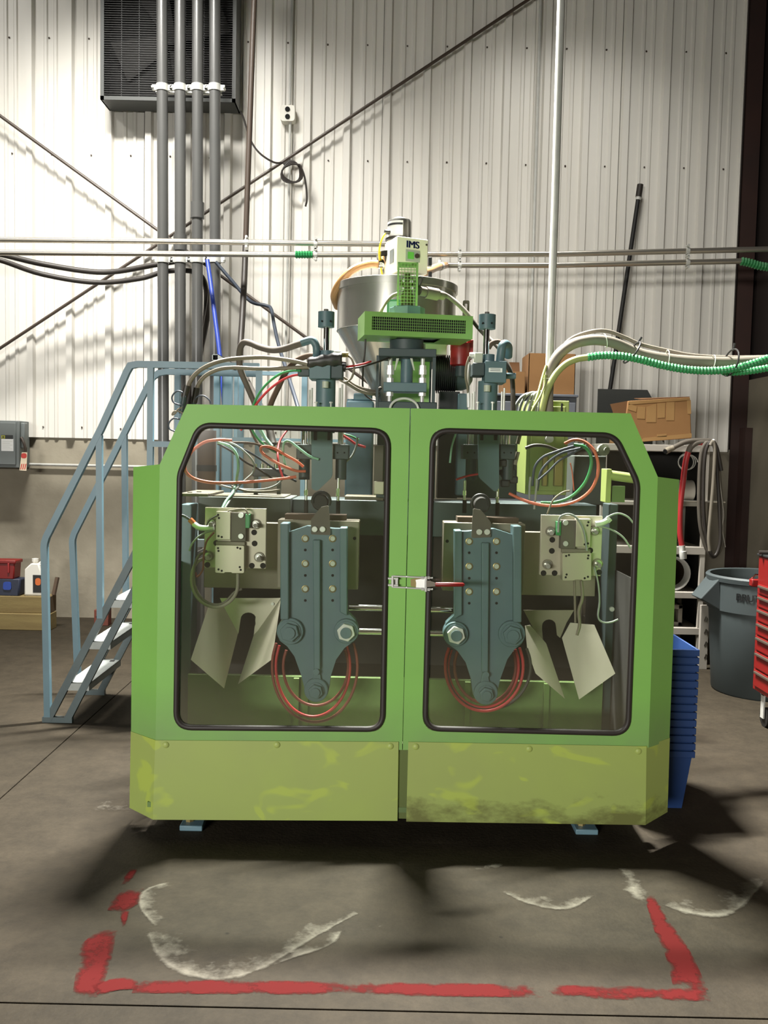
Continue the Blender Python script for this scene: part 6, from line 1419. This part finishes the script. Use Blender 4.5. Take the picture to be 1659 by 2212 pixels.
for i, (pts, m, nm) in enumerate((
    ([(475, 952, 3.94), (520, 968, 3.96), (560, 990, 4.0), (600, 1018, 4.04), (640, 1040, 4.08)], 'cable_navy', 'dark blue cable slanting right behind the left window'),
    ([(470, 958, 3.96), (500, 975, 3.98), (530, 998, 4.02), (556, 1012, 4.06), (590, 1035, 4.1)], 'hose_black', 'black cable slanting right under the dark blue one in the left window'),
    ([(500, 956, 3.97), (540, 957, 4.0), (575, 966, 4.04), (620, 985, 4.08), (650, 1000, 4.1)], 'wood_dark', 'brown cable running level then down behind the left window'),
    ([(470, 1046, 4.22), (500, 1054, 4.22), (540, 1058, 4.22), (575, 1056, 4.22), (600, 1046, 4.22), (612, 1032, 4.22)], 'cable_grey', 'grey cable lying along the left cross beam'),
    ([(500, 1050, 4.21), (530, 1060, 4.21), (570, 1062, 4.21), (606, 1058, 4.21)], 'hose_tan', 'tan cable with a plug lying along the left cross beam'),
    ([(540, 925, 4.2), (552, 950, 4.2), (565, 968, 4.2)], 'wood_dark', 'short brown cable at the top edge of the left window'),
    ([(772, 945, 4.1), (770, 962, 4.1), (760, 985, 4.08), (742, 1002, 4.05)], 'cable_grey', 'thin grey cable right of the left support plate'))):
    hose('cable', pts, .005 if i != 5 else .007, m, nm, 'cable', n=7)
hose('air_line', [(740, 940, 4.12), (755, 950, 4.12), (770, 960, 4.12), (790, 966, 4.12)], .006, 'cable_red', 'short red air line at the upper right of the left window', 'air line', n=7)
hose('air_line', [(742, 938, 4.16), (758, 942, 4.16), (775, 950, 4.16)], .005, 'cable_green', 'short green air line at the upper right of the left window', 'air line', n=7)
af = thing('air_fitting', at(440, 1142, 3.72), 'orange push-in fitting with a steel elbow left of the left valve plate', 'fitting')
build('fitting_elbow', MB().tube(line([(419, 1132, 3.7), (430, 1139, 3.69), (445, 1141, 3.68), (462, 1139, 3.68)], 5), .012, 12), 'galv', af)
build('orange_collar', MB().cyl(at(410, 1122, 3.7), at(419, 1131, 3.7), .0115, 12), 'orange_fit', af)
build('tube_tail', MB().tube(line([(386, 1112, 3.7), (398, 1115, 3.7), (411, 1123, 3.7)], 5), .0055, 8), 'cable_navy', af)
hose('valve_cable', [(462, 1145, 3.68), (445, 1150, 3.67), (428, 1160, 3.66), (415, 1175, 3.66), (409, 1190, 3.66)], .004, 'cable_grey', 'thin grey line bowing left from the left valve plate', 'cable', n=7)
hose('valve_cable', [(445, 1205, 3.68), (425, 1215, 3.66), (415, 1240, 3.65), (416, 1268, 3.65), (428, 1292, 3.65), (450, 1308, 3.65), (475, 1310, 3.65), (498, 1298, 3.65), (512, 1275, 3.66), (514, 1240, 3.68)], .0075, 'hose_grey', 'grey hose hanging in a big loop below the left valve plate', 'hose', n=8)
hose('valve_cable', [(447, 1190, 3.68), (430, 1200, 3.66), (420, 1225, 3.65), (421, 1262, 3.65), (434, 1290, 3.65), (458, 1305, 3.65), (484, 1302, 3.65), (506, 1280, 3.66), (522, 1272, 3.67)], .0055, 'hose_dusty', 'darker hose looping just inside the grey one below the left valve plate', 'hose', n=8)
hose('valve_cable', [(462, 1150, 3.67), (446, 1170, 3.67), (440, 1200, 3.66), (438, 1230, 3.66), (426, 1246, 3.66), (422, 1236, 3.66)], .004, 'cable_maroon', 'thin maroon cable hanging at the left side of the left valve plate', 'cable', n=7)
hose('valve_cable', [(446, 1135, 3.66), (455, 1122, 3.66), (470, 1113, 3.67)], .003, 'hose_black', 'thin black wire over the upper left bolt of the left valve plate', 'wire', n=6)
hose('valve_cable', [(492, 1104, 3.67), (515, 1100, 3.67), (530, 1101, 3.67), (536, 1112, 3.67)], .004, 'hose_tan', 'tan wire bending into the green connector of the left valve plate', 'wire', n=6)
def arcs(cx, cy, rx, ry, a0, a1, Y, n=12): return [(cx+rx*math.cos(math.radians(a0+(a1-a0)*i/n)), cy+ry*math.sin(math.radians(a0+(a1-a0)*i/n)), Y) for i in range(n+1)]
for rx, ry, dx, m, nm in ((92, 120, -4, 'cable_maroon', 'outermost maroon hose loop hanging under the left mould clamp'), (80, 108, -8, 'cable_red', 'red hose loop hanging under the left mould clamp'), (70, 84, -2, 'cable_maroon', 'inner maroon hose loop hanging under the left mould clamp')):
    hose('hose_loop', arcs(684+dx, 1440, rx, ry, 205, -25, 3.80, 16), .0062, m, nm, sub=3)
for rx, ry, dx, m, nm in ((84, 96, 0, 'cable_red', 'outer red hose loop hanging under the right mould clamp'), (76, 88, -2, 'cable_red', 'middle red hose loop hanging under the right mould clamp'), (66, 78, 2, 'cable_maroon', 'inner maroon hose loop hanging under the right mould clamp'), (90, 92, 10, 'hose_black', 'black hose loop hanging under the right mould clamp')):
    hose('hose_loop', arcs(1046+dx, 1440, rx, ry, 205, -25, 3.80+.012*(dx % 4), 16), .0066, m, nm, sub=3)
# --- inside the right window
hose('air_line', [(1100, 1066, 3.95), (1130, 1080, 3.92), (1165, 1090, 3.9), (1205, 1092, 3.88), (1245, 1082, 3.87), (1275, 1060, 3.86), (1290, 1030, 3.86), (1292, 1000, 3.86), (1282, 972, 3.86), (1262, 954, 3.88), (1240, 950, 3.9), (1220, 958, 3.92)], .0068, 'cable_orange', 'orange air line making a wide loop behind the right window', 'air line')
hose('air_line', [(1168, 1086, 3.93), (1200, 1085, 3.92), (1235, 1072, 3.91), (1262, 1045, 3.9), (1276, 1012, 3.9), (1276, 985, 3.9), (1262, 965, 3.9), (1240, 960, 3.92)], .007, 'cable_green', 'green air line looping inside the orange one behind the right window', 'air line')
for pts, m, nm, r in (
    ([(1135, 968, 4.2), (1155, 962, 4.2), (1180, 964, 4.2), (1210, 974, 4.2), (1240, 968, 4.15)], 'hose_black', 'thick black cable across the lime cabinet behind the right window', .008),
    ([(1150, 1050, 4.1), (1155, 1010, 4.1), (1172, 988, 4.1), (1200, 976, 4.08), (1235, 965, 4.05), (1262, 960, 4.0)], 'cable_navy', 'dark cable bundle leftmost on the lime cabinet', .006),
    ([(1160, 1060, 4.08), (1168, 1020, 4.08), (1188, 995, 4.08), (1215, 978, 4.06), (1255, 968, 4.0)], 'cable_navy', 'dark cable bundle second from left on the lime cabinet', .006),
    ([(1162, 1038, 4.06), (1185, 1018, 4.06), (1208, 995, 4.06), (1232, 982, 4.04), (1268, 962, 4.0)], 'cable_navy', 'dark cable bundle lowest on the lime cabinet', .005),
    ([(1143, 1090, 4.0), (1144, 1050, 4.0), (1146, 1030, 4.0)], 'cable_grey', 'straight grey cable left of the lime cabinet', .005),
    ([(1154, 1100, 3.98), (1158, 1060, 3.98), (1160, 1035, 3.98)], 'cable_grey', 'straight grey cable in front of the lime cabinet', .005),
    ([(1232, 1000, 4.3), (1236, 1020, 4.3), (1240, 1060, 4.3)], 'cable_orange', 'thin orange wire hanging right of the lime cabinet', .003),
    ([(1182, 1110, 3.8), (1195, 1080, 3.82), (1215, 1064, 3.84), (1230, 1060, 3.86)], 'hose_tan', 'tan wire rising from the right valve plate', .004),
    ([(1206, 1150, 3.67), (1208, 1122, 3.67), (1218, 1112, 3.66), (1235, 1112, 3.66), (1250, 1124, 3.66), (1262, 1150, 3.66), (1268, 1190, 3.66)], 'cable_grey', 'grey cable arching over the right valve plate', .0045),
    ([(1298, 1130, 3.7), (1314, 1116, 3.7), (1335, 1109, 3.7), (1355, 1116, 3.7), (1368, 1130, 3.7)], 'cable_grey', 'thin grey line bowing right from the right valve plate', .004),
    ([(1292, 1136, 3.69), (1320, 1144, 3.69), (1345, 1160, 3.69), (1362, 1184, 3.69)], 'cable_grey', 'second thin grey line falling right of the right valve plate', .004),
    ([(1284, 1225, 3.7), (1292, 1260, 3.7), (1295, 1300, 3.7), (1292, 1332, 3.7), (1302, 1344, 3.7), (1320, 1344, 3.7), (1335, 1338, 3.7)], 'cable_grey', 'thin grey cable drooping below the right valve plate', .004),
    ([(1256, 1254, 3.69), (1258, 1290, 3.69), (1250, 1320, 3.69), (1252, 1350, 3.69), (1246, 1372, 3.69)], 'hose_tan', 'dusty tan hose hanging straight below the right valve plate', .007),
    ([(1241, 1254, 3.71), (1242, 1300, 3.71), (1243, 1345, 3.71)], 'hose_tan', 'second dusty tan hose hanging below the right valve plate', .005),
    ([(1033, 1024, 3.98), (1010, 1028, 3.98), (985, 1036, 3.98)], 'cable_red', 'red air line left of the right support plate', .005),
    ([(985, 935, 4.2), (976, 965, 4.2), (972, 1000, 4.2)], 'cable_mint', 'thin mint line at the upper left of the right window', .005)):
    hose('cable', pts, r, m, nm, 'cable', n=7)
af2 = thing('air_fitting', at(1300, 1130, 3.72), 'grey elbow fitting at the right side of the right valve plate', 'fitting')
build('fitting_elbow', MB().tube(line([(1286, 1132, 3.69), (1300, 1130, 3.69), (1312, 1124, 3.7)], 5), .012, 12), 'galv', af2)
build('fitting_nut', MB().cyl(at(1311, 1125, 3.7), at(1317, 1119, 3.7), .014, 6), 'galv', af2, smooth=False)
vf = thing('cable_tangle', at(1100, 1040, 4.06), 'tangle of black plugs beside the right support plate', 'connector')
for i, (x, y, s) in enumerate(((1088, 1000, 12), (1098, 1022, 14), (1110, 1008, 11), (1094, 1044, 12), (1112, 1036, 12), (1086, 1020, 9))):
    build('plug', MB().pbox(x-s, y-s*.6, x+s*.6, y+s*.7, 4.02+.02*(i % 3), .05), 'motor_black', vf, bevel=.006)
for i, (x, y) in enumerate(((1118, 945), (1112, 990))): build('white_sleeve', MB().cyl(at(x, y+14, 4.05), at(x+7, y-14, 4.05), .009, 8), 'hose_grey', vf)
c = at(1305, 972, 4.6); wc = thing('knob_fitting', c, 'pale round knob at the upper right of the right window', 'fitting')
build('knob_disc', MB().cyl(c, c+V((0, .04, 0)), .03, 12), 'panel_grey', wc, smooth=False)
build('knob_hub', MB().cyl(c+V((.01, -.02, 0)), c+V((.01, 0, 0)), .014, 12), 'panel_grey', wc)
